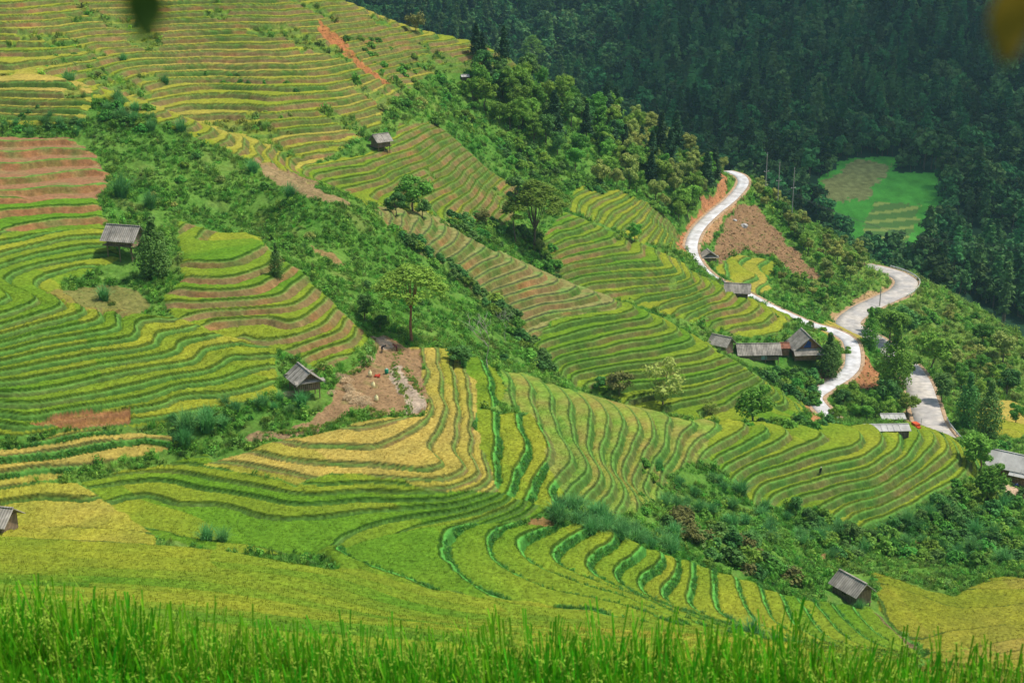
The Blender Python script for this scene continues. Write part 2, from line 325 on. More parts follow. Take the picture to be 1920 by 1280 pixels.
# tread: 0 rice, 1 dry brown grass, 2 bare earth, 3 dull stubble ; rg: riser look 0 grass, 1 lush bluish grass
ZONES = [
 Zn([(-400,-300),(560,-60),(640,-20),(700,20),(985,112),(965,130),(900,140),(820,130),(740,190),(700,250),(560,335),(470,306),(150,172),(-400,172)], 262, 470, 1.25, .60, .52, rw=.9, can=.45),
 Zn([(-400,120),(110,125),(175,172),(165,235),(-400,255)], 225, 300, 1.3, .75, .25, can=.45, rw=.8),
 Zn([(-400,262),(150,262),(205,330),(192,380),(-400,360)], 215, 285, 1.15, .1, 1.0, tread=2, can=.1, rw=1.0),
 Zn([(-400,360),(192,380),(215,470),(-400,455)], 195, 255, 1.25, .05, .95, can=.4, rw=1.4),
 Zn([(-400,440),(205,440),(235,485),(110,535),(150,582),(240,590),(330,600),(420,640),(520,660),(518,745),(420,775),(205,806),(60,822),(-400,850)], 155, 235, .8, .32, .12, rw=.42, rg=.2, can=.5),
 Zn([(325,410),(430,405),(470,440),(570,515),(695,632),(670,660),(600,700),(520,660),(420,640),(330,600),(300,560),(345,520)], 180, 245, 1.0, .22, .85, rw=.9),
 Zn([(-400,835),(0,850),(150,812),(320,820),(310,842),(150,885),(100,905),(-60,930),(-400,930)], 150, 185, 1.2, .95, .05, rw=.4, rg=.5, can=.5),
 Zn([(-400,930),(60,915),(140,905),(200,950),(300,1012),(290,1030),(0,1012),(-400,1010)], 140, 185, .9, .8, .0, rw=.35, amp=.5, bund=0),
 Zn([(150,905),(380,850),(440,885),(560,915),(620,890),(800,900),(930,925),(1045,950),(1010,985),(860,995),(700,1015),(600,1045),(400,1035),(300,1012),(200,950)], 135, 185, .52, .22, .1, rw=.3, bund=0, rg=.2, can=.25, amp=.7),
 Zn([(380,872),(520,830),(700,795),(800,785),(795,690),(765,650),(830,660),(880,720),(900,760),(893,850),(935,915),(935,930),(810,925),(760,905),(620,890),(560,912),(440,885)], 150, 215, .62, .88, .55, rw=.26, rg=0, can=.4),
 Zn([(830,658),(930,690),(945,760),(900,775),(1000,780),(1065,950),(1045,960),(935,930),(893,850),(900,760),(880,720)], 155, 220, 1.15, .28, .0, rg=1),
 Zn([(935,692),(1050,730),(1280,788),(1345,798),(1330,860),(1260,890),(1230,950),(1150,975),(1060,950),(1000,780),(945,760)], 160, 228, 1.15, .35, .22, tread=3, can=.3, rw=.55, rg=.2),
 Zn([(1345,790),(1480,806),(1740,800),(1810,830),(1840,880),(1760,930),(1640,1000),(1570,985),(1540,955),(1400,950),(1370,900),(1330,860)], 200, 262, 1.15, .3, .25, rg=.3),
 Zn([(985,640),(1040,600),(1150,565),(1240,598),(1515,765),(1480,800),(1350,800),(1200,775),(1080,725),(1030,670)], 235, 282, 1.15, .14, .22, rw=.6),
 Zn([(700,392),(760,395),(860,432),(960,490),(1155,562),(1150,585),(1040,600),(985,640),(900,560),(850,515),(720,425)], 240, 290, 1.2, .5, .5, tread=1, can=.35, rw=.8),
 Zn([(1010,460),(1060,395),(1180,430),(1300,512),(1490,600),(1440,640),(1350,620),(1200,580),(1060,545)], 292, 335, 1.2, .25, .35, rw=.7),
 Zn([(1055,390),(1090,350),(1240,365),(1285,430),(1275,475),(1180,450)], 318, 372, .9, .5, .25, rw=.5),
 Zn([(540,330),(690,290),(760,232),(885,228),(950,310),(1000,345),(1000,380),(950,425),(830,415),(700,385),(640,385)], 262, 345, 1.15, .30, .5, rw=.8),
 Zn([(1335,510),(1400,468),(1450,486),(1445,540),(1400,562)], 330, 385, .9, .55, .1, rg=.5),
 Zn([(1560,585),(1640,640),(1590,652),(1530,625)], 300, 345, .9, .8, .1, amp=.3),
 Zn([(600,1045),(700,1015),(860,988),(1130,988),(1205,1028),(1300,1062),(1450,1112),(1545,1132),(1640,1150),(1730,1235),(1700,1330),(1500,1222),(1300,1183),(1000,1138),(800,1113),(640,1073)], 60, 190, 1.2, .2, .0, rg=1, rw=.42, can=.35),
 Zn([(-500,1008),(0,1010),(290,1030),(400,1033),(640,1072),(800,1113),(1000,1138),(1300,1183),(1500,1222),(1700,1330),(-500,1400)], 40, 175, 2.2, .27, .0, amp=.35, rw=.4, can=.15, bund=0),
 Zn([(1632,1072),(1790,1120),(1850,1088),(2300,1078),(2300,1400),(1700,1330),(1740,1230),(1655,1150)], 60, 200, .8, .62, .15, amp=.45, rw=.4, can=.25, bund=0, br=.8),
 Zn([(1795,770),(1900,745),(2000,760),(2000,830),(1850,820)], 240, 300, 1.2, .7, .1),
]
# patches of bare or special ground: poly, D range, colour, strength
PATCH = [
 ([(620,745),(640,700),(700,680),(696,632),(720,628),(790,660),(805,775),(770,782),(700,785),(690,760),(600,805),(520,815),(600,770)], 150, 225, (.27,.165,.088), .95),   # threshing floor
 ([(735,690),(755,685),(805,770),(765,778)], 150, 225, (.36,.285,.21), 1.0),
 ([(700,632),(722,630),(742,648),(715,655)], 150, 235, (.36,.27,.19), .9),
 ([(480,812),(620,790),(600,808),(430,835)], 150, 200, (.28,.18,.10), .9),
 ([(587,44),(600,50),(640,82),(700,132),(732,160),(722,163),(640,98),(592,66)], 300, 420, (.40,.15,.06), .8),
 ([(470,300),(560,335),(640,372),(660,385),(600,380),(520,350)], 225, 275, (.34,.19,.12), .7),
 ([(585,458),(612,468),(655,497),(640,502),(600,480)], 215, 275, (.30,.16,.08), .75),
 ([(1352,322),(1366,336),(1360,372),(1325,412),(1300,440),(1285,480),(1270,460),(1285,425),(1330,370),(1345,345)], 340, 450, (.40,.185,.085), 1.0),
 ([(1396,330),(1412,340),(1400,362),(1370,400),(1330,445),(1318,470),(1305,470),(1320,430),(1385,365)], 340, 450, (.42,.23,.12), .9),
 ([(1335,455),(1385,385),(1412,385),(1440,410),(1530,500),(1530,522),(1490,520),(1448,482),(1400,465),(1350,500)], 340, 430, (.25,.145,.078), .95),
 ([(1608,640),(1625,650),(1645,705),(1640,735),(1600,720),(1606,690),(1600,660)], 280, 340, (.38,.18,.085), 1.0),
 ([(1520,700),(1560,690),(1580,705),(1545,722),(1515,735)], 270, 330, (.45,.2,.09), .9),
 ([(1515,765),(1530,770),(1545,800),(1515,790)], 240, 300, (.45,.2,.09), .9),
 ([(1560,590),(1640,545),(1668,532),(1665,548),(1600,585),(1565,605)], 320, 420, (.45,.27,.15), .8),
 ([(1880,905),(1925,925),(2050,980),(2050,1010),(1910,940),(1885,925)], 215, 270, (.5,.36,.24), 1.0),
 ([(1690,700),(1708,740),(1722,805),(1700,805),(1690,740)], 260, 330, (.36,.22,.13), .7),
 ([(45,800),(160,775),(250,770),(245,795),(130,812)], 155, 185, (.3,.11,.06), .75),
 ([(90,560),(170,530),(250,540),(290,580),(250,600),(160,590)], 180, 225, (.26,.13,.07), .45),
 ([(1640,1155),(1665,1165),(1722,1225),(1712,1232)], 140, 200, (.2,.12,.08), .8),
 ([(1530,1040),(1600,1030),(1580,1050)], 180, 240, (.3,.13,.07), .8),
 ([(1715,1010),(1745,1030),(1760,1040),(1730,1035)], 180, 240, (.35,.13,.07), .8),
 ([(995,975),(1060,985),(1040,1000),(990,990)], 140, 190, (.3,.13,.07), .7),
]
C = lambda *a: np.array(a)
# ------------------------------------------------------------------ ground sheet
def on_(a): return a > 0
def box(A, n):
    for ax in (0, 1):
        P = np.pad(A, [(n+1, n) if i == ax else (0, 0) for i in (0, 1)], mode='edge').cumsum(ax)
        A = (np.take(P, range(2*n+1, P.shape[ax]), ax)-np.take(P, range(0, P.shape[ax]-2*n-1), ax))/(2*n+1)
    return A
def make_ground():
    D = np.concatenate([np.arange(-20,3,1.5), np.arange(3,22,.3), np.arange(22,62,1.0), np.arange(62,110,.4), np.arange(110,300,.25), np.arange(300,460,.38), np.arange(460,560,1.2), np.geomspace(560,2450,420)])
    T = np.concatenate([np.linspace(-.55,-.40,40)[:-1], np.linspace(-.40,.40,960), np.linspace(.40,.55,40)[1:]])
    Y, TT = np.meshgrid(D, T, indexing='ij'); X = (Y+40)*TT
    Z = land(X, Y); Z, bench = land_roads(X, Y, Z)
    PX, PY = project(X, Y, np.where(Y > 30, Z, -20)); 
    PX = PX+6*vnoise(X/3.0, Y/3.0, 5)+13*vnoise(X/11, Y/11, 7)*(Y > 60); PY = PY+4*vnoise(X/3.0+9, Y/3.0, 6)+5*vnoise(X/11, Y/11, 8)*(Y > 60)
    gg = Grid.__new__(Grid); gg.x0, gg.y0, gg.d, gg.nx, gg.ny = GN_.x0, GN_.y0, GN_.d, GN_.nx, GN_.ny
    gy_, gx_ = np.gradient(GN_.H, GN_.d); gg.H = np.hypot(gx_, gy_)
    g = np.clip(gg(X, Y), .03, 2.0)
    shape = X.shape
    amp = np.zeros(shape); h = np.full(shape, 1.15); ripe = np.full(shape, .3); rb = np.zeros(shape); tread = np.full(shape, -1); can = np.zeros(shape)
    rw = np.full(shape, .6); rg = np.zeros(shape); bund = np.ones(shape); br = np.ones(shape)
    zid = np.zeros(shape)
    for k, z in enumerate(ZONES):
        m = inpoly(PX, PY, z['poly']) & (Y > z['D0']) & (Y < z['D1'])
        zid[m] = k+1; amp[m] = z['amp']; h[m] = z['h']; ripe[m] = z['ripe']; rb[m] = z['rb']; tread[m] = z['tread']; can[m] = z['can']; rw[m] = z['rw']; rg[m] = z['rg']; bund[m] = z['bund']; br[m] = z['br']
    # overgrown patches inside the upper terraces
    wild = (fbm(X/20, Y/13, 40, 3) > .23) & (Y > 262) & (tread == 0) & (PX < 900) & (PY < 300)
    wild |= (fbm(X/9, Y/14, 44, 2) > .5) & (Y > 225) & (tread == 0) & (PX < 1300)
    amp[wild] *= .45; 
    low = vnoise(X/28, Y/28, 11); mid = vnoise(X/7, Y/7, 12)
    t = (Z+.42*low*h+.14*mid*h+.03*vnoise(X/1.5, Y/1.5, 13)*h)/h
    k = np.floor(t); f = t-k
    r = np.clip(rw*g/h, .06, .50); b = np.where(bund > 0, np.clip(np.where(tread == 2, .8, .30)*g/h, .03, .35), .02)
    stepz = h*(k+np.clip(f/r, 0, 1)-t)                      # difference from the base slope
    m_ = h/g                                                # metres in plan for one level
    e0 = (f-r)*m_; e1 = (f-r-b)*m_; eb = (1-f)*m_
    wt = sstep(-.12, .16, e0); wc = sstep(-.05, .30, e1)*np.where(on_(amp), 1, 0); wc = wc*sstep(0, .12, eb)
    isr = (f < r) & (amp > 0); ist = (e1 > 0) & (amp > 0)
    seg = np.floor((X+.6*Y+9*low)/26); rnd = hash2(k+50, seg, 3); rnd2 = hash2(k+50, seg, 9)
    on = amp > 0
    grain = vnoise(X/.33, Y/.33, 21); grain2 = vnoise(X/.9, Y/.9, 22)
    near = (Y > 60) & (Y < 470)
    off = np.where(on, amp*stepz, 0)+np.where(~wild, wc*can*(.92+.22*grain+.12*grain2), 0)+np.where(isr & near, .10*grain2+.05*grain, 0)
    edge = box((np.abs(zid-np.roll(zid, 1, 0))+np.abs(zid-np.roll(zid, 1, 1)) > 0).astype(float), 4) > 1e-6
    off = np.where(edge, box(box(off, 3), 3), off)
    Z2 = Z+off*(1-bench)
    wl = (~on | wild) & near
    Z2 = Z2+np.where(wl, .55*fbm(X/5, Y/5, 31, 3)+.22*vnoise(X/1.1, Y/1.1, 32)+.1*grain, 0)*(1-bench)
    # ---- colours of the ground cover (reflectance; lip shadow and sunlit right slopes are painted in)
    n1 = fbm(X/16, Y/16, 51, 3)[..., None]; n2 = vnoise(X/4, Y/4, 52)[..., None]; n3 = vnoise(X/1.3, Y/1.3, 53)[..., None]
    wildc = C(.098,.21,.032)+n1*C(.06,.05,.012)+n2*C(.03,.035,.01)+n3*C(.025,.03,.008)
    dry = np.clip(fbm(X/8, Y/8, 54, 3)*2.2-.5, 0, 1)[..., None]; wildc = wildc*(1-.55*dry)+C(.17,.17,.05)*.55*dry
    sunlit = (sstep(80, 105, X)*sstep(280, 300, Y))[..., None]; wildc = wildc*(1-.55*sunlit)+C(.19,.26,.055)*.55*sunlit*(1+.3*n2)  # right slopes yellower and paler: dry grass, with their sunlit look painted in
    far = (Y > 470)[..., None]
    wildc = np.where(far, C(.022,.06,.028)+n1*C(.01,.02,.01), wildc)
    rp = np.clip(ripe+(rnd-.5)*.35+.25*low+.12*mid*.6, 0, 1)[..., None]
    ricec = np.where(rp < .5, C(.10,.215,.016)*(1-2*rp)+C(.25,.275,.026)*2*rp, C(.25,.275,.026)*(2-2*rp)+C(.39,.305,.07)*(2*rp-1))
    lod = fbm(X/5, Y/5, 57, 2)[..., None]; ricec = ricec*(1+.26*lod*C(1,.75,.5))
    ricec = ricec*(1+.26*grain[..., None]+.12*n3+.10*grain2[..., None])
    ricec = np.where((tread == 1)[..., None], C(.235,.225,.075)*(1+.3*n3)+np.clip(n2, 0, 1)*C(-.10,.06,-.02), ricec)
    ricec = np.where((tread == 2)[..., None], C(.28,.15,.075)*(1+.2*n3)+np.clip(n2, 0, 1)*C(-.08,.05,0), ricec)
    ricec = np.where((tread == 3)[..., None], C(.20,.26,.045)*(1+.22*n3)+(rnd2-.5)[..., None]*C(.10,.0,.01)+n2*C(-.04,.04,-.01), ricec)
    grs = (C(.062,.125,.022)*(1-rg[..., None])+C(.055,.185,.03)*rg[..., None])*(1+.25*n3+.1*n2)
    rbm = np.clip(rb+.5*(rnd2-.5)+.55*vnoise(X/9, Y/9, 61)+.3*vnoise(X/2, Y/2, 62), 0, 1)[..., None]*np.clip(rb*3, 0, 1)[..., None]
    brown = C(.205,.145,.06)*(1+.3*n3)+np.clip(vnoise(X/5, Y/5, 63), 0, 1)[..., None]*C(.11,.0,-.006)
    brown = np.where(((tread == 2) | ((rb > .9) & (tread == 0)))[..., None], C(.265,.13,.055)*(1+.3*n3)+np.clip(n2, 0, 1)*C(-.10,.05,0), brown)
    risc = grs*(1-rbm)+brown*rbm
    stalk_shade = ricec*C(.26,.34,.42)                                 # bed-front stems, darkened to paint the shadow line under the rice lip
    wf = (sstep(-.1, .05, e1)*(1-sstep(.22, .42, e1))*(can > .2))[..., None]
    topc = ricec*(1-wf)+stalk_shade*wf
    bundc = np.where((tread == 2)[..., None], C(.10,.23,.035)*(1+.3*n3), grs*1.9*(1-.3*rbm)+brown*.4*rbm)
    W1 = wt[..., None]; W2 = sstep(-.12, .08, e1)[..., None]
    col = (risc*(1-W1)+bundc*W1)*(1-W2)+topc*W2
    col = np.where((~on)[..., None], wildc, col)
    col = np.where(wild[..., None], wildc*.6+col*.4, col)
    col = col*br[..., None]
    bare = np.zeros(shape, bool)
    for poly, D0, D1, cc, s in PATCH:
        m = (inpoly(PX, PY, poly) & (Y > D0) & (Y < D1))[..., None]*s*np.clip(1.1-.6*np.clip(vnoise(X/2.2, Y/2.2, 71)[..., None]-.1, 0, 1), 0, 1)
        col = col*(1-m)+(C(*cc)*(1+.22*n3+.12*n2+.1*grain[..., None]))*m
        bare |= m[..., 0] > .35
        Z2 = np.where(m[..., 0] > .5, Z2-np.where(ist, can*.9, 0)*(tread == 0), Z2)
    # foot of the roads
    col = np.where((Y < 24)[..., None], C(.025,.05,.015), col)
    col = np.where(bench[..., None] > .3, C(.34,.24,.15)*(1+.2*n3), col)
    # clearing on the far mountain
    cl = inpoly(PX, PY, [(1520,352),(1585,295),(1682,298),(1670,322),(1760,322),(1770,420),(1720,510),(1640,490),(1550,405)]) & (Y > 480)
    col = np.where(cl[..., None], C(.10,.40,.05)*(1+.3*n1+.4*fbm(X/5, Y/9, 75, 3)[..., None]), col)
    c3_ = inpoly(PX, PY, [(1532,355),(1600,300),(1670,305),(1655,330),(1630,372),(1560,380)]) & (Y > 480)
    col = np.where(c3_[..., None], C(.28,.30,.10)*(1+.45*vnoise(X/3, Y/3, 72)[..., None]), col)
    c4_ = inpoly(PX, PY, [(1640,375),(1730,390),(1700,462),(1610,455)]) & (Y > 480)
    tt = np.mod(Z/1.5+.1*vnoise(X/15, Y/15, 73), 1)[..., None]
    col = np.where(c4_[..., None], np.where(tt < .7, C(.13,.27,.06), C(.36,.45,.10)), col)
    verts = np.stack([X, Y, Z2], -1).reshape(-1, 3)
    nr, nc = shape; idx = np.arange(nr*nc, dtype=np.int32).reshape(nr, nc)
    quads = np.stack([idx[:-1, :-1], idx[:-1, 1:], idx[1:, 1:], idx[1:, :-1]], -1).reshape(-1, 4)
    me = np_mesh('ground', verts, quads)
    a = me.color_attributes.new('col', 'FLOAT_COLOR', 'POINT')
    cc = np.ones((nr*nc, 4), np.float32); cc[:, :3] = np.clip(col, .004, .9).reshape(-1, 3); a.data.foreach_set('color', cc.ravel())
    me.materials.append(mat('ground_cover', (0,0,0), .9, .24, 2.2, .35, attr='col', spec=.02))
    o = bpy.data.objects.new('ground', me); COL.objects.link(o); o['kind'] = 'structure'
    # wild ground: where the loose vegetation is scattered
    return dict(X=X, Y=Y, Z=Z2, wild=(((~on) | (wild & (vnoise(X/3, Y/3, 90) > -.1))) & (bench < .05) & ~bare), PX=PX, PY=PY, isr=isr & ~bare, bare=bare & (bench < .05), rb=rbm[..., 0], rg=rg, cl=cl | c3_ | c4_, on=on, ist=ist & ~wild & ~bare & (W2[..., 0] > .9) & (bench < .05), col=col)
def np_mesh(name, verts, faces, smooth=True):
    """mesh from arrays; faces (n,3) or (n,4)"""
    me = bpy.data.meshes.new(name); nf, k = faces.shape
    me.vertices.add(len(verts)); me.vertices.foreach_set('co', np.ascontiguousarray(verts, np.float32).ravel())
    me.loops.add(nf*k); me.loops.foreach_set('vertex_index', np.ascontiguousarray(faces, np.int32).ravel())
    me.polygons.add(nf); me.polygons.foreach_set('loop_start', np.arange(0, nf*k, k, dtype=np.int32))
    try: me.polygons.foreach_set('loop_total', np.full(nf, k, np.int32))
    except Exception: pass
    if smooth: me.polygons.foreach_set('use_smooth', np.ones(nf, bool))
    me.update(calc_edges=True); return me
G = make_ground()
# ------------------------------------------------------------------ object helpers
def tag(o, label=None, cat=None, group=None, kind=None):
    if label: o['label'] = label
    if cat: o['category'] = cat
    if group: o['group'] = group
    if kind: o['kind'] = kind
    return o
def empty(name, loc, rz=0.0, sc=1.0):
    o = bpy.data.objects.new(name, None); COL.objects.link(o); o.location = loc; o.rotation_euler = (0, 0, rz); o.scale = (sc, sc, sc)
    o.empty_display_size = .2; return o
def link(name, me, parent=None, m=None):
    if m and not me.materials: me.materials.append(m)
    o = bpy.data.objects.new(name, me); COL.objects.link(o)
    if parent: o.parent = parent
    return o
class MB:
    """collects boxes, tubes and sheets, then links them as one mesh"""
    def __init__(s): s.v = []; s.f = []
    def add(s, v, f):
        n = len(s.v); s.v += [tuple(p) for p in v]; s.f += [tuple(i+n for i in q) for q in f]
    def box(s, c, d, rz=0.0, taper=1.0):
        ca, sa = math.cos(rz), math.sin(rz); v = []
        for sz in (-1, 1):
            t = taper if sz > 0 else 1.0
            for sx, sy in ((-1,-1),(1,-1),(1,1),(-1,1)):
                x, y = sx*d[0]/2*t, sy*d[1]/2*t; v.append((c[0]+x*ca-y*sa, c[1]+x*sa+y*ca, c[2]+sz*d[2]/2))
        s.add(v, [(3,2,1,0),(4,5,6,7),(0,1,5,4),(1,2,6,5),(2,3,7,6),(3,0,4,7)])
    def tube(s, P, Rr, n=6, cap=True):
        P = [Vector(p) for p in P]; rings = []; v = []
        for i, p in enumerate(P):
            d = (P[min(i+1, len(P)-1)]-P[max(i-1, 0)]).normalized()
            a = d.cross(Vector((0, 0, 1))) if abs(d.z) < .95 else d.cross(Vector((1, 0, 0)))
            a.normalize(); b = d.cross(a); r = Rr[i] if hasattr(Rr, '__len__') else Rr
            for k in range(n):
                t = 2*math.pi*k/n; v.append(p+a*math.cos(t)*r+b*math.sin(t)*r)
        f = []
        for i in range(len(P)-1):
            for k in range(n):
                f.append((i*n+k, i*n+(k+1) % n, (i+1)*n+(k+1) % n, (i+1)*n+k))
        if cap: f.append(tuple(range(n-1, -1, -1))); f.append(tuple((len(P)-1)*n+k for k in range(n)))
        s.add(v, f)
    def slab(s, a, b, c, d, th):
        """thick sheet: four corners (counter-clockwise from outside) and thickness"""
        a, b, c, d = map(Vector, (a, b, c, d)); n = (b-a).cross(d-a).normalized()*th
        s.add([a, b, c, d, a-n, b-n, c-n, d-n], [(0,1,2,3),(7,6,5,4),(0,4,5,1),(1,5,6,2),(2,6,7,3),(3,7,4,0)])
    def mesh(s, name):
        me = bpy.data.meshes.new(name); me.from_pydata(s.v, [], s.f); me.update(); return me
    def build(s, name, m, parent=None, smooth=False):
        me = s.mesh(name)
        if smooth:
            for p in me.polygons: p.use_smooth = True
        return link(name, me, parent, m)

# ------------------------------------------------------------------ foliage
def leaves(cent, n, spread, size, rg, up=.5, asp=1.7, out=None):
    """n leaves round each centre; returns verts (N*4,3)"""
    cent = np.repeat(np.asarray(cent, float), n, 0); N = len(cent)
    d = rg.normal(size=(N, 3)); d /= np.linalg.norm(d, axis=1)[:, None]
    rad = spread*(rg.random(N)**.45)[:, None] if np.isscalar(spread) else (np.repeat(np.asarray(spread), n)*(rg.random(N)**.45))[:, None]
    p = cent+d*rad*np.array([1, 1, .8])
    nrm = d+rg.normal(size=(N, 3))*.55+np.array([0, 0, up]); nrm /= np.linalg.norm(nrm, axis=1)[:, None]
    a = np.cross(nrm, rg.normal(size=(N, 3))); a /= np.linalg.norm(a, axis=1)[:, None]; b = np.cross(nrm, a)
    sz = (size*(.6+.8*rg.random(N)))[:, None]
    v = np.stack([p-a*sz*asp/2, p-b*sz/2+nrm*sz*.12, p+a*sz*asp/2, p+b*sz/2+nrm*sz*.12], 1)
    return v.reshape(-1, 3)
def quads_of(v): return np.arange(len(v)).reshape(-1, 4)
def blades(N, rg, h=(.8, 1.6), wid=.05, spread=.25, lean=1.0, seg=4, base=None, droop=1.0):
    """arching grass blades; each a strip of seg quads"""
    az = rg.random(N)*2*math.pi; H = h[0]+(h[1]-h[0])*rg.random(N); ln = lean*(.15+.85*rg.random(N))
    if base is None:
        rr = spread*np.sqrt(rg.random(N)); ba = rg.random(N)*2*math.pi; base = np.stack([rr*np.cos(ba), rr*np.sin(ba), 0*rr], 1)
    dx, dy = np.cos(az), np.sin(az); V = []
    for i in range(seg+1):
        t = i/seg; out_ = H*ln*.62*t**1.6; z = H*(t-.42*droop*ln*t**2.6)
        wd = wid*(1-t)**.7*(.35+.65*min(1, t*4))*(.7+.6*hash2(np.arange(N), np.zeros(N), 3)) if i < seg else np.full(N, .004)
        c = base+np.stack([dx*out_, dy*out_, z], 1); sx = np.stack([-dy*wd, dx*wd, 0*wd], 1)
        V.append(c-sx); V.append(c+sx)
    V = np.stack(V, 1)                                   # N, 2(seg+1), 3
    f = []
    for i in range(seg): f.append([2*i, 2*i+1, 2*i+3, 2*i+2])
    f = np.array(f)[None]+(np.arange(N)*2*(seg+1))[:, None, None]
    return V.reshape(-1, 3), f.reshape(-1, 4)
M_TREE = mat('tree_leaves', (.17,.37,.05), .55, .35, .9, trans=.3, objvar=.3, hue=.035)
M_DARK = mat('dark_leaves', (.10,.25,.055), .5, .35, .9, trans=.25, objvar=.25, hue=.03)
M_LIGHT = mat('olive_leaves', (.30,.38,.09), .6, .35, .9, trans=.3, objvar=.25, hue=.03)
M_BROWNL = mat('brownish_leaves', (.19,.20,.06), .7, .3, .9, trans=.2, objvar=.2)
M_PINE = mat('needles', (.04,.105,.04), .6, .3, .5, trans=.15, objvar=.3, hue=.03)
M_FOREST = mat('forest_leaves', (.085,.22,.06), .6, .35, .35, trans=.2, objvar=.65, hue=.045)
M_WEED = mat('weeds', (.24,.38,.06), .65, .4, .6, trans=.3, objvar=.4, hue=.05)
M_NAPIER = mat('tall_grass_blades', (.12,.34,.095), .45, .3, 2.0, trans=.3, objvar=.2, hue=.02)
M_LUSH = mat('bank_grass', (.12,.34,.05), .55, .35, 1.0, trans=.3, objvar=.35, hue=.03)
M_BARK = mat('bark', (.16,.12,.085), .9, .35, 3.0, .5)
M_REDBARK = mat('reddish_bark', (.27,.13,.07), .9, .35, 2.0, .4)
M_PALE = mat('pale_dead_bark', (.42,.38,.32), .9, .25, 3.0)

def crown(rg, H, rad, zc, kind='round', n_lobe=16, n_leaf=70, leaf=.34):
    """verts of the foliage and the lobe centres"""
    cs = []; rs = []
    for i in range(n_lobe):
        if kind == 'round':
            d = rg.normal(size=3); d /= np.linalg.norm(d); k = .45+.5*rg.random()
            c = np.array([d[0]*rad*k, d[1]*rad*k, zc+d[2]*(H-zc)*.78*k])
            r = rad*(.26+.22*rg.random())
        elif kind == 'umbrella':
            a = i*2.4+rg.random(); k = math.sqrt((i+.5)/n_lobe); c = np.array([math.cos(a)*rad*k*.9, math.sin(a)*rad*k*.9, H-.5-(k**2)*(H-zc)*.75+rg.normal()*.35]); r = rad*(.2+.08*rg.random())
        elif kind == 'column':
            t = (i+.5)/n_lobe; a = i*2.4; wdt = rad*(math.sin(min(1, t*1.15+.12)*math.pi)**.6+.15); c = np.array([math.cos(a)*wdt*.45, math.sin(a)*wdt*.45, .6+t*(H-.9)]); r = max(.5, wdt*.55)
        elif kind == 'bush':
            a = rg.random()*6.28; k = math.sqrt(rg.random()); c = np.array([math.cos(a)*rad*.75*k, math.sin(a)*rad*.75*k, H*(.2+.55*(1-k*k)*(.6+.4*rg.random()))]); r = rad*(.25+.18*rg.random())
        cs.append(c); rs.append(r)
    v = []
    for c, r in zip(cs, rs):
        q = leaves([c], n_leaf, r, leaf, rg, up=.6); 
        if kind == 'umbrella': q[:, 2] = c[2]+(q[:, 2]-c[2])*.55
        v.append(q)
    return np.concatenate(v), cs
def trunk_mb(rg, cs, H, r0, base_h, lean=0.0):
    b = MB(); top = Vector((lean*H*.3, 0, base_h)); mid = Vector((lean*H*.12, .04*H*rg.normal(), base_h*.5))
    b.tube([(0, 0, -.5), (0, 0, 0), mid, top], [r0*1.25, r0, r0*.8, r0*.66], 7)
    for c in cs[:12]:
        c = Vector(c); m = top.lerp(c, .5)+Vector((0, 0, -.12*(c-top).length)); b.tube([top, m, c], [r0*.45, r0*.28, r0*.1], 5, False)
    return b
TREES = {}
def tree_asset(key, seed, H, rad, zc, kind='round', leafm=None, n_lobe=16, n_leaf=70, leaf=.34, r0=.16, lean=0.0, bark=None, base=None):
    rg = np.random.default_rng(seed); v, cs = crown(rg, H, rad, zc, kind, n_lobe, n_leaf, leaf)
    if lean: v[:, 0] += lean*H*.3*np.clip(v[:, 2]/H, 0, 1)
    cs = [np.array(c)+np.array([lean*H*.3, 0, 0]) for c in cs]
    cm = np_mesh('crown', v, quads_of(v), False); cm.materials.append(leafm or M_TREE)
    tb = trunk_mb(rg, cs, H, r0, base or max(.6, zc-(H-zc)*.55), lean).mesh('trunk'); tb.materials.append(bark or M_BARK)
    TREES[key] = (cm, tb)
for i in range(4): tree_asset('broad%d' % i, 100+i, 7.5, 2.5, 4.6, leafm=M_TREE, n_lobe=18, n_leaf=150, leaf=.26)
for i in range(2): tree_asset('dark%d' % i, 110+i, 7.0, 2.4, 4.2, leafm=M_DARK, n_lobe=18, n_leaf=150, leaf=.25)
for i in range(3): tree_asset('olive%d' % i, 120+i, 6.5, 2.2, 4.2, leafm=M_LIGHT, n_lobe=18, n_leaf=130, leaf=.25)
tree_asset('umbrella', 130, 12.3, 5.6, 8.2, 'umbrella', M_TREE, 72, 120, .27, .26, .0, M_REDBARK, 5.6)
tree_asset('acacia', 131, 12.5, 5.2, 6.5, 'umbrella', M_TREE, 44, 190, .27, .24, .0, M_BARK, 4.0)
tree_asset('slim', 132, 13.0, 1.7, 10.2, 'round', M_DARK, 10, 70, .34, .13)
tree_asset('column', 133, 9.5, 2.9, 4.5, 'column', M_DARK, 26, 180, .23, .12)
tree_asset('green_column', 136, 10.5, 3.0, 5.0, 'column', M_TREE, 26, 180, .25, .14)
tree_asset('brown', 134, 7.5, 3.2, 4.6, 'round', M_BROWNL, 18, 60, .34, .14)
tree_asset('sparse', 135, 8.5, 3.2, 5.0, 'round', M_LIGHT, 22, 42, .30, .14)
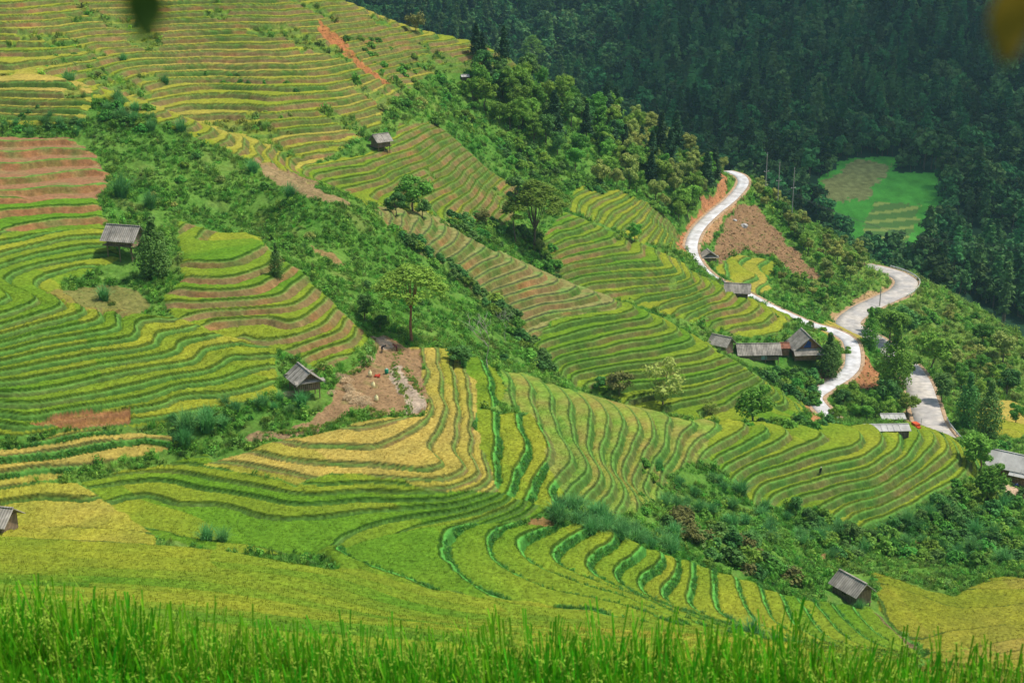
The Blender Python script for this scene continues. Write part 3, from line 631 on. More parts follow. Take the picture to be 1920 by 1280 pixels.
def pine_asset(key, seed, H, rad, z0, leafm, tiers=13, per=7, nl=14, leaf=.45):
    rg = np.random.default_rng(seed); v = []; cs = []
    for t in range(tiers):
        u = t/(tiers-1.0); z = z0+(H-z0)*u; rr = rad*(1-u)**.8*(.75+.5*rg.random())+.15
        for k in range(per):
            a = rg.random()*6.28; d = rr*(.45+.55*rg.random()); c = (math.cos(a)*d, math.sin(a)*d, z-.12*d); cs.append(c)
            v.append(leaves([c, (c[0]*.55, c[1]*.55, z)], nl//2, .32*rr+.25, leaf, rg, up=.8, asp=2.0))
    v = np.concatenate(v); cm = np_mesh('crown', v, quads_of(v), False); cm.materials.append(leafm)
    b = MB(); b.tube([(0,0,-.5),(0,0,H*.5),(0,0,H*.97)], [.02*H, .013*H, .02], 6)
    for c in cs[::3]: b.tube([(0, 0, c[2]+.1), c], [.05, .02], 4, False)
    tb = b.mesh('trunk'); tb.materials.append(M_BARK); TREES[key] = (cm, tb)
pine_asset('pine0', 140, 9.5, 2.1, 1.6, M_PINE, 14, 7, 20, .38)
pine_asset('pine1', 141, 11.0, 2.5, 3.0, M_PINE, 13, 7, 20, .40)
def dead_asset():
    rg = random.Random(5); b = MB()
    def br(p, d, L, r, k):
        q = p+d*L; b.tube([p, p.lerp(q, .5)+Vector((rg.gauss(0,.06)*L, rg.gauss(0,.06)*L, .03*L)), q], [r, r*.8, r*.6], 5, False)
        if k:
            for _ in range(3 if k > 1 else 2):
                e = (d+Vector((rg.gauss(0,.5), rg.gauss(0,.5), rg.uniform(-.1,.4)))).normalized(); br(q, e, L*rg.uniform(.5,.75), r*.6, k-1)
    br(Vector((0,0,-.3)), Vector((.05,0,1)), 5.0, .11, 4); me = b.mesh('trunk'); me.materials.append(M_PALE); return me
DEAD = dead_asset()
BUSH = {}
def bush_asset(key, seed, H, rad, m, n_lobe=14, n_leaf=60, leaf=.26):
    rg = np.random.default_rng(seed); v, cs = crown(rg, H, rad, H*.5, 'bush', n_lobe, n_leaf, leaf)
    nl = len(v)//4; b = MB()
    for c in cs[:7]: b.tube([(c[0]*.15, c[1]*.15, -.4), (c[0]*.7, c[1]*.7, c[2]*.7), tuple(c)], [.05, .035, .015], 4, False)
    bv = np.array([tuple(p) for p in b.v]); bf = np.array([f for f in b.f]); 
    me = np_mesh('shrub', np.concatenate([v, bv]), np.concatenate([quads_of(v), bf+len(v)]), False)
    me.materials.append(m); me.materials.append(M_BARK)
    mi = np.zeros(len(me.polygons), np.int32); mi[nl:] = 1; me.polygons.foreach_set('material_index', mi); BUSH[key] = me
for i, m in enumerate([M_TREE, M_TREE, M_DARK, M_LIGHT, M_LUSH]): bush_asset('b%d' % i, 160+i, 2.3, 1.7, m)
bush_asset('brown', 170, 2.4, 1.9, M_BROWNL, 14, 45, .24)
def napier_asset(seed, n=260):
    rg = np.random.default_rng(seed); v, f = blades(n, rg, (1.2, 2.5), .035, .45, 1.15, 5, droop=1.15)
    me = np_mesh('tall_grass', v, f, False); me.materials.append(M_NAPIER); return me
NAP = [napier_asset(180), napier_asset(181)]

# ------------------------------------------------------------------ scatter of what nobody could count
def scatter(name, P, rot, scl, idx, meshes, label, cat, tint=None):
    me = bpy.data.meshes.new(name); me.vertices.add(len(P)); me.vertices.foreach_set('co', np.ascontiguousarray(P, np.float32).ravel())
    for nm, ty, arr in (('rot', 'FLOAT_VECTOR', rot), ('scl', 'FLOAT', scl), ('idx', 'INT', idx)):
        a = me.attributes.new(nm, ty, 'POINT'); a.data.foreach_set('vector' if ty == 'FLOAT_VECTOR' else 'value', np.ascontiguousarray(arr).ravel())
    if tint is not None:
        a = me.attributes.new('tint', 'FLOAT_COLOR', 'POINT'); tc_ = np.ones((len(P), 4), np.float32); tc_[:, :3] = np.clip(tint, .004, .95); a.data.foreach_set('color', tc_.ravel())
    o = bpy.data.objects.new(name, me); COL.objects.link(o); tag(o, label, cat, kind='stuff')
    ng = bpy.data.node_groups.new(name+'_scatter', 'GeometryNodeTree')
    ng.interface.new_socket('Geometry', in_out='INPUT', socket_type='NodeSocketGeometry'); ng.interface.new_socket('Geometry', in_out='OUTPUT', socket_type='NodeSocketGeometry')
    N = ng.nodes; L = ng.links; gi = N.new('NodeGroupInput'); go = N.new('NodeGroupOutput')
    jn = N.new('GeometryNodeJoinGeometry')
    for m in reversed(meshes):
        so = bpy.data.objects.new(m.name+'_source', m); oi = N.new('GeometryNodeObjectInfo'); oi.inputs['Object'].default_value = so; oi.inputs['As Instance'].default_value = True
        L.new(oi.outputs['Geometry'], jn.inputs[0])
    ip = N.new('GeometryNodeInstanceOnPoints'); L.new(gi.outputs[0], ip.inputs['Points']); L.new(jn.outputs[0], ip.inputs['Instance']); ip.inputs['Pick Instance'].default_value = True
    def na(nm, ty):
        a = N.new('GeometryNodeInputNamedAttribute'); a.data_type = ty; a.inputs['Name'].default_value = nm; return a.outputs['Attribute']
    L.new(na('idx', 'INT'), ip.inputs['Instance Index'])
    er = N.new('FunctionNodeEulerToRotation'); L.new(na('rot', 'FLOAT_VECTOR'), er.inputs[0]); L.new(er.outputs[0], ip.inputs['Rotation'])
    L.new(na('scl', 'FLOAT'), ip.inputs['Scale']); L.new(ip.outputs[0], go.inputs[0])
    md = o.modifiers.new('scatter', 'NODES'); md.node_group = ng; return o
def rand_rot(n, tilt=.25): return np.stack([RNG.normal(size=n)*tilt, RNG.normal(size=n)*tilt, RNG.random(n)*6.283], 1)
def weed_mesh(seed, m, r=.55, h=.55, n=34, leaf=.2):
    rg = np.random.default_rng(seed); v = leaves([(0, 0, h*.35), (r*.4, .1, h*.4), (-r*.4, -.1, h*.3), (.05, r*.4, h*.5)], n//4, r*.75, leaf, rg, up=.7); v[:, 2] = np.clip(v[:, 2]*h/.6, -.05, None)
    me = np_mesh('weed', v, quads_of(v), False); me.materials.append(m); return me
def tuft_mesh(seed, m, n=26, h=(.35, .8), wid=.022):
    rg = np.random.default_rng(seed); v, f = blades(n, rg, h, wid, .28, .9, 3); me = np_mesh('tuft', v, f, False); me.materials.append(m); return me

_DS = np.concatenate([np.arange(60, 470, .5), np.arange(470, 1500, 5.)])
_HC = {}
def hits(L):
    """ground points under a list of pixels"""
    A = np.array([ray(x, y) for x, y in L]); out = []
    for i in range(0, len(A), 64):
        a = A[i:i+64]; Dm = np.broadcast_to(_DS, (len(a), len(_DS))); Xm = a[:, :1]/a[:, 1:2]*Dm; Zm = a[:, 2:3]/a[:, 1:2]*Dm
        g = land(Xm, Dm); k = np.argmax(Zm < g, 1)
        for j in range(len(a)): out.append((float(Xm[j, k[j]]), float(Dm[j, k[j]])))
    xs = np.array([p[0] for p in out]); ys = np.array([p[1] for p in out]); zs, _ = land_roads(xs, ys, land(xs, ys))
    return [(float(x), float(y), float(z)) for x, y, z in zip(xs, ys, zs)]
# ground vegetation on the uncultivated slopes
HUTS = np.array(hits([(572,742),(236,482),(714,284),(1328,492),(1382,556),(1352,662),(1400,672),(1440,672),(1469,664),(1508,668),(1596,1122),(1898,892),(872,152),(1590,1128),(236,492),(1385,560)]))
for hx, hy, hz_ in HUTS:
    m_h = np.hypot(G['X']-hx, G['Y']-hy+1.2) < 4.0; G['wild'] &= ~m_h; G['isr'] &= ~m_h
def pick(mask, n):
    ii = np.flatnonzero(mask.ravel()); return RNG.choice(ii, min(n, len(ii)), replace=False)
vis = (G['PX'] > -250) & (G['PX'] < 2170) & (G['PY'] > -150) & (G['PY'] < 1350)
X, Y, Z = G['X'], G['Y'], G['Z']
def pts_of(ii): return np.stack([X.ravel()[ii], Y.ravel()[ii], Z.ravel()[ii]], 1)
ii = pick(G['wild'] & vis & (Y > 120) & (Y < 300) & (vnoise(X/4, Y/4, 201) > -.35), 34000)
jj = pick(G['wild'] & vis & (Y >= 300) & (Y < 480), 22000)
P = pts_of(np.concatenate([ii, jj])); n = len(P)
sc_ = np.concatenate([.5+.8*RNG.random(len(ii))**2, .8+1.3*RNG.random(len(jj))**2])
M_UG = mat('slope_plants', (0,0,0), .6, .3, .8, attr='tint', trans=.35)
ugt = np.clip(G['col'].reshape(-1, 3)[np.concatenate([ii, jj])]*(1.55+.45*RNG.normal(size=(n, 1)))*(1+.12*RNG.normal(size=(n, 3)))*np.array([1.05, 1.1, 1.1]), .02, .7)
scatter('undergrowth', P, rand_rot(n), sc_.astype(np.float32), RNG.choice(6, n, p=[.2,.13,.33,.26,.04,.04]).astype(np.int32),
        [weed_mesh(1, M_UG, .6, .5, 44, .17), weed_mesh(2, M_UG, .7, .6, 60, .15), tuft_mesh(3, M_UG, 40), tuft_mesh(4, M_UG, 44, (.6, 1.2)), weed_mesh(5, M_UG), weed_mesh(6, M_TREE, .8, .9, 64, .2)],
        'low green weeds and grass covering the uncultivated slopes', 'undergrowth', ugt)
ii = pick(G['isr'] & vis & (Y > 125) & (Y < 235) & (G['rg'] > .35) & (vnoise(X/3, Y/3, 202) > -.3), 20000)
P = pts_of(ii); n = len(P)
scatter('bank_grass', P, rand_rot(n, .3), (.35+.45*RNG.random(n)).astype(np.float32), RNG.choice(3, n, p=[.5,.3,.2]).astype(np.int32),
        [tuft_mesh(11, M_LUSH, 24, (.5, .9), .03), tuft_mesh(12, M_NAPIER, 24, (.5, 1.0), .03), weed_mesh(13, M_LUSH, .5, .5, 30, .17)],
        'short lush grass growing down the banks between the terraces', 'grass')

ii = pick(G['bare'] & vis & (Y > 290) & (Y < 470), 1300); jj = pick(G['bare'] & vis & (Y > 150) & (Y < 290), 1500)
P = pts_of(np.concatenate([ii, jj])); n = len(P); cb = G['col'].reshape(-1, 3)[np.concatenate([ii, jj])]*(1.0+.4*RNG.normal(size=(n, 1)))
cb = np.where(RNG.random((n, 1)) < .3, np.array([[.16,.26,.05]]), cb)
scatter('stubble', P, rand_rot(n, .4), np.concatenate([.3+.5*RNG.random(len(ii)), .12+.2*RNG.random(len(jj))]).astype(np.float32), RNG.integers(0, 2, n).astype(np.int32),
        [weed_mesh(23, M_UG, .5, .45, 24, .2), tuft_mesh(24, M_UG, 22, (.25, .5), .03)], 'dry stubble, clods and dead brush on the bare earth patches', 'stubble', cb)
# far forest on the mountain
inview = (np.abs(X/np.maximum(Y, 1)) < .46)
ff = G['cl']
def forest_pts(mask, n):
    ii = pick(mask, n); return pts_of(ii)
near_f = forest_pts((Y > 490) & (Y < 560) & inview & ~ff, 1500)
def jit(ii):
    p = pts_of(ii); s = np.clip((p[:, 1]-500)/200, .5, 4); x = p[:, 0]+RNG.normal(size=len(p))*s; y = p[:, 1]+RNG.normal(size=len(p))*s
    return np.stack([x, y, land(x, y)], 1)
dens = (Y/560)**2
cand = np.flatnonzero(((Y > 560) & (Y < 1700) & inview & ~ff).ravel()); pr = dens.ravel()[cand]; pr /= pr.sum()
far_f = jit(RNG.choice(cand, min(30000, len(cand)//2), replace=False, p=pr)); 
P = np.concatenate([near_f, far_f]); P = P+np.stack([RNG.normal(size=len(P))*1.5, RNG.normal(size=len(P))*1.5, np.full(len(P), -.5)], 1)
# keep clear of the fields
PXf, PYf = project(P[:, 0], P[:, 1], P[:, 2])
keep = ~inpoly(PXf, PYf, [(1525,355),(1595,302),(1685,306),(1680,328),(1752,332),(1765,430),(1700,512),(1630,485),(1560,400)])
P = P[keep]; n = len(P)
pine_asset('fpine0', 150, 15, 2.6, 5.5, M_FOREST, 9, 6, 12, .85); pine_asset('fpine1', 151, 17, 2.2, 8, M_FOREST, 8, 6, 12, .8)
tree_asset('fb2', 154, 13, 3.2, 8.5, leafm=M_FOREST, n_lobe=14, n_leaf=40, leaf=.75); tree_asset('fb0', 152, 10, 3.6, 5.6, leafm=M_FOREST, n_lobe=12, n_leaf=38, leaf=.8); tree_asset('fb1', 153, 8, 3.4, 4.4, leafm=M_FOREST, n_lobe=11, n_leaf=38, leaf=.75)
def joined(key):
    cm, tb = TREES[key]; v = np.zeros(len(cm.vertices)*3, np.float32); cm.vertices.foreach_get('co', v); v = v.reshape(-1, 3)
    bv = np.array([x.co[:] for x in tb.vertices]); bf = np.array([list(p.vertices) for p in tb.polygons if len(p.vertices) == 4])
    me = np_mesh('forest_tree', np.concatenate([v, bv]), np.concatenate([quads_of(v), bf+len(v)]), False); me.materials.append(M_FOREST); me.materials.append(M_BARK)
    mi = np.zeros(len(me.polygons), np.int32); mi[len(v)//4:] = 1; me.polygons.foreach_set('material_index', mi); return me
hi = sstep(-.2, .3, fbm(P[:, 0]/120, P[:, 1]/120, 210, 2)+(P[:, 2]+80)/260)
idx = np.where(RNG.random(n) < hi*.5+.06, RNG.integers(0, 2, n), RNG.integers(2, 5, n)).astype(np.int32)
scatter('far_forest', P, rand_rot(n, .04), ((.65+.75*RNG.random(n)**1.5)*(1.1+.35*np.clip((P[:, 1]-520)/500, 0, 1))).astype(np.float32), idx, [joined('fpine0'), joined('fpine1'), joined('fb0'), joined('fb1'), joined('fb2')],
        'dark pine and broadleaf forest covering the far mountainside', 'forest')
# ------------------------------------------------------------------ air and an unseen cloudbank placed to shade the far mountain
hz = bpy.data.materials.new('haze'); hz.use_nodes = True; hn = hz.node_tree; hn.nodes.remove(hn.nodes['Principled BSDF'])
pv = hn.nodes.new('ShaderNodeVolumePrincipled'); pv.inputs['Color'].default_value = (.42,.74,.92,1); pv.inputs['Density'].default_value = .00010; pv.inputs['Anisotropy'].default_value = .2
hn.links.new(pv.outputs[0], hn.nodes['Material Output'].inputs['Volume'])
_zmin = float(G['Z'].min())
def haze_box():
    x0, x1, y0, y1, z0, z1 = -1500, 1500, -60, 2500, _zmin-1, float(G['Z'].max())+25
    me = bpy.data.meshes.new('haze'); me.from_pydata([(x0,y0,z0),(x1,y0,z0),(x1,y1,z0),(x0,y1,z0),(x0,y0,z1),(x1,y0,z1),(x1,y1,z1),(x0,y1,z1)], [], [(3,2,1,0),(4,5,6,7),(0,1,5,4),(1,2,6,5),(2,3,7,6),(3,0,4,7)])
    tag(link('haze', me, None, hz), kind='stuff')
haze_box()
def shade_cloud(cx, cy, rx, ry, seed, z=620, dens=1.0):
    t = (z+100)/sdir.z; bm = bmesh.new(); rg = random.Random(seed)
    for i in range(26):
        a = rg.random()*6.283; k = math.sqrt(rg.random()); x = math.cos(a)*k*rx*.8; y = math.sin(a)*k*ry*.8; r = rg.uniform(.22, .36)*min(rx, ry)
        bmesh.ops.create_icosphere(bm, subdivisions=3, radius=r, matrix=Matrix.Translation((x, y, rg.uniform(0, .15)*r))@Matrix.Diagonal((1.25, 1.25, .38, 1)))
    for v in bm.verts:
        q = np.array([v.co.x*.02]), np.array([v.co.y*.02+v.co.z*.03]); n_ = float(vnoise(*q, seed)[0]); v.co += v.normal*n_*16
    me = bpy.data.meshes.new('shade_cloud'); bm.to_mesh(me); bm.free()
    o = link('shade_cloud', me, None, M_SHADE_CLOUD); o.location = (cx+sdir.x*t, cy+sdir.y*t, z); tag(o, kind='structure')
M_SHADE_CLOUD = mat('shade_cloud', (.85,.86,.88), 1.0, .05, .01, trans=.35, spec=0)
_n = M_SHADE_CLOUD.node_tree; _t = _n.nodes.new('ShaderNodeBsdfTransparent'); _m = _n.nodes.new('ShaderNodeMixShader'); _m.inputs[0].default_value = .67
_n.links.new(_n.nodes['Material Output'].inputs[0].links[0].from_socket, _m.inputs[1]); _n.links.new(_t.outputs[0], _m.inputs[2]); _n.links.new(_m.outputs[0], _n.nodes['Material Output'].inputs[0])
shade_cloud(230, 870, 620, 340, 3)
# ------------------------------------------------------------------ putting things on the ground
def hit1(px, py): return hits([(px, py)])[0]

def where(ps):
    """words for the place of each spot inside its patch"""
    pp = [project(*p) for p in ps]; xs = sorted(a for a, b in pp); ys = sorted(b for a, b in pp); n = len(pp); out = []
    for a, b in pp:
        h = 'left' if a < xs[n//3] else ('right' if a > xs[2*n//3] else ''); v = 'upper' if b < ys[n//3] else ('lower' if b > ys[2*n//3] else '')
        out.append(', '+((''+(v+' '+h).strip()+(' edge' if h else ' side')) if (h or v) else 'mid patch'))
    return out
def spots(poly, n, dmin):
    xs = [p[0] for p in poly]; ys = [p[1] for p in poly]; out = []; tries = 0
    while len(out) < n and tries < 60*n:
        tries += 1; x = random.uniform(min(xs), max(xs)); y = random.uniform(min(ys), max(ys))
        if not inpoly(np.array([x]), np.array([y]), poly)[0]: continue
        if any(abs(x-a)+1.3*abs(y-b) < dmin for a, b in out): continue
        out.append((x, y))
    return hits(out)
def clumps(poly, n, dmin, s0, s1, label, group):
    ps = spots(poly, n, dmin)
    for i, (p, wh) in enumerate(zip(ps, where(ps))):
        o = link('grass_clump', NAP[i % 2]); o.location = (p[0], p[1], p[2]-.1); sc = random.uniform(s0, s1); o.scale = (sc, sc, sc*random.uniform(.8, 1.1)); o.rotation_euler = (0, 0, random.random()*6); tag(o, label+wh, 'grass clump', group)
# ------------------------------------------------------------------ roads
M_CONC = mat('pale_concrete', (.62,.62,.63), .8, .16, .8, .1, c2=(.50,.49,.48)); M_ASPH = mat('worn_concrete', (.40,.38,.36), .9, .18, .8, .15, c2=(.52,.48,.43))
M_SHOULDER = mat('road_shoulder', (.42,.29,.18), .95, .3, 1.0, .4)
for (nm, hw, P), m in zip(ROAD_W, (M_CONC, M_ASPH)):
    P = np.array(P); T = np.gradient(P[:, :2], axis=0); T /= np.linalg.norm(T, axis=1)[:, None]; Nn = np.stack([T[:, 1], -T[:, 0]], 1)
    for name, a, b, h_, mm in ((nm, -hw, hw, .08, m), (nm+'_verge', -hw-.9, -hw, .03, M_SHOULDER), (nm+'_verge', hw, hw+.9, .03, M_SHOULDER)):
        L_ = P[:, :2]+Nn*a; R_ = P[:, :2]+Nn*b; z = P[:, 2]+h_; n = len(P); k = 3
        v = []
        for q in range(k+1):
            t = q/k; xy = L_*(1-t)+R_*t; v.append(np.c_[xy, z])
        low = [np.c_[L_, z-.35], np.c_[R_, z-.35]]
        V = np.concatenate([low[0]]+v+[low[1]]); f = []
        for q in range(k+2):
            for i in range(n-1): f.append((q*n+i, (q+1)*n+i, (q+1)*n+i+1, q*n+i+1))
        tag(link(name, np_mesh(name, V, np.array(f), False), None, mm), kind='structure')
def rail(pts_, label):
    r = empty('guard_rail', pts_[0]); tag(r, label, 'guard rail')
    o = Vector(pts_[0]); Q = [Vector(p)-o for p in pts_]
    b = MB()
    for a, c in zip(Q[:-1], Q[1:]):
        b.slab(a+Vector((0,0,.45)), c+Vector((0,0,.45)), c+Vector((0,0,.8)), a+Vector((0,0,.8)), .06)
    b.build('beam', M_RAIL, r)
    for p in Q:
        q = MB(); q.box((p.x, p.y, p.z+.3), (.14, .14, 1.0)); q.build('post', M_RAIL, r)
M_RAIL = mat('painted_rail', (.66,.68,.66), .6, .15, 2.0)
def offs(P, a, i0, i1, st=2):
    P = np.array(P); T = np.gradient(P[:, :2], axis=0); T /= np.linalg.norm(T, axis=1)[:, None]; Nn = np.stack([T[:, 1], -T[:, 0]], 1)
    return [(P[i, 0]+Nn[i, 0]*a, P[i, 1]+Nn[i, 1]*a, P[i, 2]) for i in range(i0, i1, st)]
RA = ROAD_W[1][2]
for (nm, hw, P), st in zip(ROAD_W, (4, 5)):                # sealed joints between the slabs
    P = np.array(smooth_line(P, 3)); T = np.gradient(P[:, :2], axis=0); T /= np.linalg.norm(T, axis=1)[:, None]; b = MB(); acc = 0
    for i in range(1, len(P)-1):
        acc += np.hypot(*(P[i, :2]-P[i-1, :2]))
        if acc < st: continue
        acc = 0; c = P[i]; t = T[i]; nn = np.array([t[1], -t[0]])*(hw-.02); z = c[2]+.086
        b.add([(*(c[:2]-nn-t*.05), z), (*(c[:2]+nn-t*.05), z), (*(c[:2]+nn+t*.05), z), (*(c[:2]-nn+t*.05), z)], [(0, 1, 2, 3)])
    tag(b.build('road_joints', mat('joint_seal', (.30,.29,.28), .9)), kind='structure')
rail(offs(RA, 3.7, 68, 98), 'pale guard rail curving round the outer bend of the wide road')
rail(offs(RA, 3.7, 0, 12), 'pale guard rail beside the straight of the wide road, near the long spur')

# ------------------------------------------------------------------ trees named one by one
def place_tree(key, x, y, sc, rz, label, name='broadleaf_tree', cat='tree', group=None, z=None, sink=.15, wide=1.0):
    cm, tb = TREES[key]; g = ground(x, y) if z is None else z
    r = empty(name, (x, y, g-sink), rz, sc); r.scale = (sc*wide, sc*wide, sc); tag(r, label, cat, group)
    link('trunk', tb, r); link('crown', cm, r); return r
def place_bush(key, x, y, sc, rz, label, name='shrub', cat='shrub', group=None, z=None, flat=1.0):
    g = ground(x, y) if z is None else z
    o = link(name, BUSH[key]); o.location = (x, y, g-.1*sc); o.rotation_euler = (0, 0, rz); o.scale = (sc, sc, sc*flat); return tag(o, label, cat, group)
def T1(key, px, py, Hpx, label, name='broadleaf_tree', wide=1.0, rz=None):
    """a tree rooted under a pixel, as tall as it looks there"""
    p = hit1(px, py); cm, tb = TREES[key]; H0 = max(v.co.z for v in cm.vertices) if (key, 'H') not in _HC else _HC[(key, 'H')]
    _HC[(key, 'H')] = H0; H = Hpx/FPX*p[1]*1.05
    return place_tree(key, p[0], p[1], H/H0, RNG.random()*6 if rz is None else rz, label, name, wide=wide, z=p[2])
T1('umbrella', 772, 643, 152, 'tall umbrella-crowned tree with a bare reddish trunk above the threshing floor', 'umbrella_tree', 1.02, 2.0)
T1('acacia', 1003, 472, 135, 'wide layered acacia in the gully between two terraced spurs', 'acacia_tree', 1.15, .6)
T1('slim', 968, 462, 132, 'slim dark tree rising just left of the wide layered acacia', 'broadleaf_tree')
T1('olive0', 1012, 482, 34, 'little yellow-green tree at the foot of the layered acacia')
T1('broad0', 775, 402, 74, 'spreading green tree at the lower edge of the terraces below the small upper hut', wide=1.15)
T1('dark0', 742, 408, 48, 'dark round tree at the left foot of the spreading green tree on the terraces', wide=1.0)
T1('dark1', 792, 412, 42, 'dark low tree at the right foot of the spreading green tree on the terraces', wide=1.0)
T1('column', 290, 520, 118, 'dense dark bamboo-like thicket standing right of the thatched stilt hut', 'bamboo_thicket', 1.05)
T1('column', 519, 525, 74, 'narrow dark tree at the upper rim of the brown-banked terraces', 'broadleaf_tree', .7)
T1('dark0', 684, 600, 50, 'dark bushy tree left of the umbrella-crowned tree', wide=1.0)
T1('dark1', 712, 622, 34, 'low dark tree just above the threshing floor', wide=1.2)
T1('dark0', 862, 690, 46, 'wide dark tree right of the umbrella-crowned tree on the grassy ravine slope', wide=1.5)
T1('broad1', 1190, 458, 44, 'lone small round tree on the pale yellow terraces left of the concrete road')
T1('sparse', 1243, 772, 105, 'tall pale sparse tree at the foot of the green middle spur', wide=1.05)
T1('brown', 1160, 750, 60, 'pale brownish thin-leaved tree left of the tall sparse tree', wide=1.1)
T1('dark1', 1122, 738, 36, 'small bluish dark tree left of the brownish thin-leaved tree')
T1('broad2', 1412, 800, 86, 'full dark green tree at the right foot of the green middle spur', wide=1.15)
T1('sparse', 1332, 782, 34, 'small pale tree between the sparse tree and the full dark green tree')
T1('column', 1553, 700, 92, 'dense dark tree hugging the right side of the big wooden house', 'broadleaf_tree', .95)
for px, py, h, k, wd, lb in [(1630,655,84,'green_column',.8,'leftmost of the tall green trees between the two roads'), (1674,742,150,'green_column',.8,'tallest tree between the two roads'),
     (1690,640,70,'dark0',1.0,'dark tree behind the tallest tree, at the top of the road grove'), (1668,648,72,'broad3',1.1,'bright leafy tree at the top of the grove between the roads'), (1638,628,56,'broad1',1.0,'short tree at the back left of the grove between the roads'),
     (1692,720,80,'broad2',1.1,'leafy tree at the right edge of the grove overhanging the wide road'), (1660,770,66,'dark1',1.0,'dark tree in front of the tallest tree between the roads'), (1655,775,50,'broad1',1.0,'low leafy tree at the front of the grove between the roads')]:
    T1(k, px, py, h, lb, 'pine_tree' if 'pine' in k else 'broadleaf_tree', wd)
for px, py, h, k, wd, lb in [(1750,705,92,'broad1',1.0,'round green tree on the slope right of the wide road'), (1765,760,60,'dark0',1.0,'dark tree right of the wide road, below the round green tree'), (1700,780,45,'broad0',1.2,'low leafy tree between the wide road and the pale tin roofs'),
     (1812,800,112,'column',.8,'left of two dark creeper-covered trees right of the wide road'), (1850,822,122,'column',.85,'right of two dark creeper-covered trees right of the wide road'), (1885,745,60,'dark1',1.1,'dark tree above the yellow plot at the right edge'),
     (1835,890,84,'broad3',1.05,'leafy tree left of the pale-roofed farmhouse'), (1855,935,74,'broad2',1.15,'low branching tree below the pale-roofed farmhouse'), (1905,800,50,'broad0',1.0,'bright green tree at the right edge above the farmhouse'),
     (1790,700,50,'olive1',1.0,'olive tree behind the round green tree on the right slope'), (1880,680,60,'olive2',1.0,'olive tree high on the right slope near the edge'), (1840,650,50,'broad1',1.1,'green tree near the crest of the right slope')]:
    T1(k, px, py, h, lb, 'broadleaf_tree', wd)
T1('pine1', 893, 112, 66, 'left of two dark conifers on the skyline ridge', 'pine_tree', .9); T1('pine0', 905, 116, 52, 'shorter conifer beside the left skyline conifer', 'pine_tree', .9)
T1('pine1', 945, 124, 72, 'lone pointed conifer on the skyline ridge beside the yellow terraces', 'pine_tree', .8); T1('pine0', 972, 122, 50, 'small conifer behind the bright skyline tree', 'pine_tree', .8)
T1('acacia', 998, 140, 68, 'bright flat-topped tree on the skyline right of the conifers', 'acacia_tree', .8); T1('brown', 779, 66, 42, 'brownish bare-looking tree on the skyline above the yellow terraces')
T1('brown', 905, 425, 36, 'grey-brown scrubby tree left of the layered acacia'); 
for px, py, h, lb in [(916,698,130,'tall leafless grey tree on the grassy ravine slope'), (948,640,70,'smaller leafless tree higher in the ravine')]:
    p = hit1(px, py); o = link('dead_tree', DEAD); s_ = h/FPX*p[1]/11.5; o.location = p; o.scale = (s_, s_, s_); o.rotation_euler = (0, 0, px); tag(o, lb, 'dead tree')
# ------------------------------------------------------------------ masses of single trees and shrubs
TREELOOK = {'broa': 'fresh green', 'oliv': 'olive', 'dark': 'dark green', 'pine': 'dark-needled'}
def grove(poly, n, dmin, keys, s0, s1, label, group, name='broadleaf_tree', d0=0, d1=9e9, wide=1.0):
    ps = [p for p in spots(poly, n, dmin) if d0 < p[1] < d1]
    for p, wh in zip(ps, where(ps)):
        k = random.choice(keys); sc = random.uniform(s0, s1); q = (sc-s0)/(s1-s0)
        size = 'small' if q < .33 else ('tall' if q > .67 else 'middling')
        place_tree(k, p[0]+random.gauss(0, .5), p[1]+random.gauss(0, .5), sc, random.uniform(0, 6.28), size+' '+TREELOOK[k[:4]]+' '+label+wh, 'pine_tree' if k[:4] == 'pine' else name, group=group, z=p[2], wide=wide)
DEFER = []
KEYLOOK = {'b0': 'leafy green', 'b1': 'bright green', 'b2': 'dark green', 'b3': 'olive', 'b4': 'lush grass-green', 'brown': 'brownish'}
def thicket(poly, n, dmin, keys, s0, s1, label, group, d0=0, d1=9e9, flat=1.0):
    ps = [p for p in spots(poly, n, dmin) if d0 < p[1] < d1]
    for p, wh in zip(ps, where(ps)):
        DEFER.append((random.choice(keys), p, random.uniform(s0, s1), random.uniform(0, 6.28), label+wh, group, flat*random.uniform(.8, 1.2)))
BR = ['broad0', 'broad1', 'broad2', 'broad3']; OL = ['olive0', 'olive1', 'olive2']; DK = ['dark0', 'dark1']
grove([(880,165),(905,150),(1000,135),(1050,140),(1100,165),(1130,185),(1190,235),(1150,300),(1100,340),(1000,280),(940,240),(890,220)], 58, 15, BR+DK+['pine0','broad0','broad1'], .9, 1.35, 'tree in the upper half of the ridge grove', 'trees in the upper ridge grove', d1=440)
grove([(1130,190),(1200,240),(1250,270),(1310,305),(1350,328),(1340,350),(1300,400),(1270,425),(1220,380),(1120,355),(1150,300)], 70, 15, BR+OL+OL+['pine0'], .85, 1.25, 'tree in the lower half of the ridge grove', 'trees in the lower ridge grove', d1=445)
thicket([(900,240),(960,250),(1100,345),(1220,375),(1260,420),(1190,370),(1080,360),(1000,340),(940,300)], 45, 13, ['b0','b1','b2','b4'], .8, 1.4, 'shrub along the lower edge of the ridge grove', 'shrubs under the ridge grove')
thicket([(740,180),(880,140),(900,230),(880,240),(760,235),(700,215)], 28, 14, ['b0','b1','b3','b4'], .6, 1.2, 'shrub on the rough slope left of the ridge grove', 'shrubs left of the ridge grove')
thicket([(620,75),(700,75),(820,130),(850,160),(740,165),(680,110)], 26, 13, ['b0','b1','b4'], .5, 1.0, 'shrub right of the red landslip near the top of the hill', 'shrubs beside the red landslip')
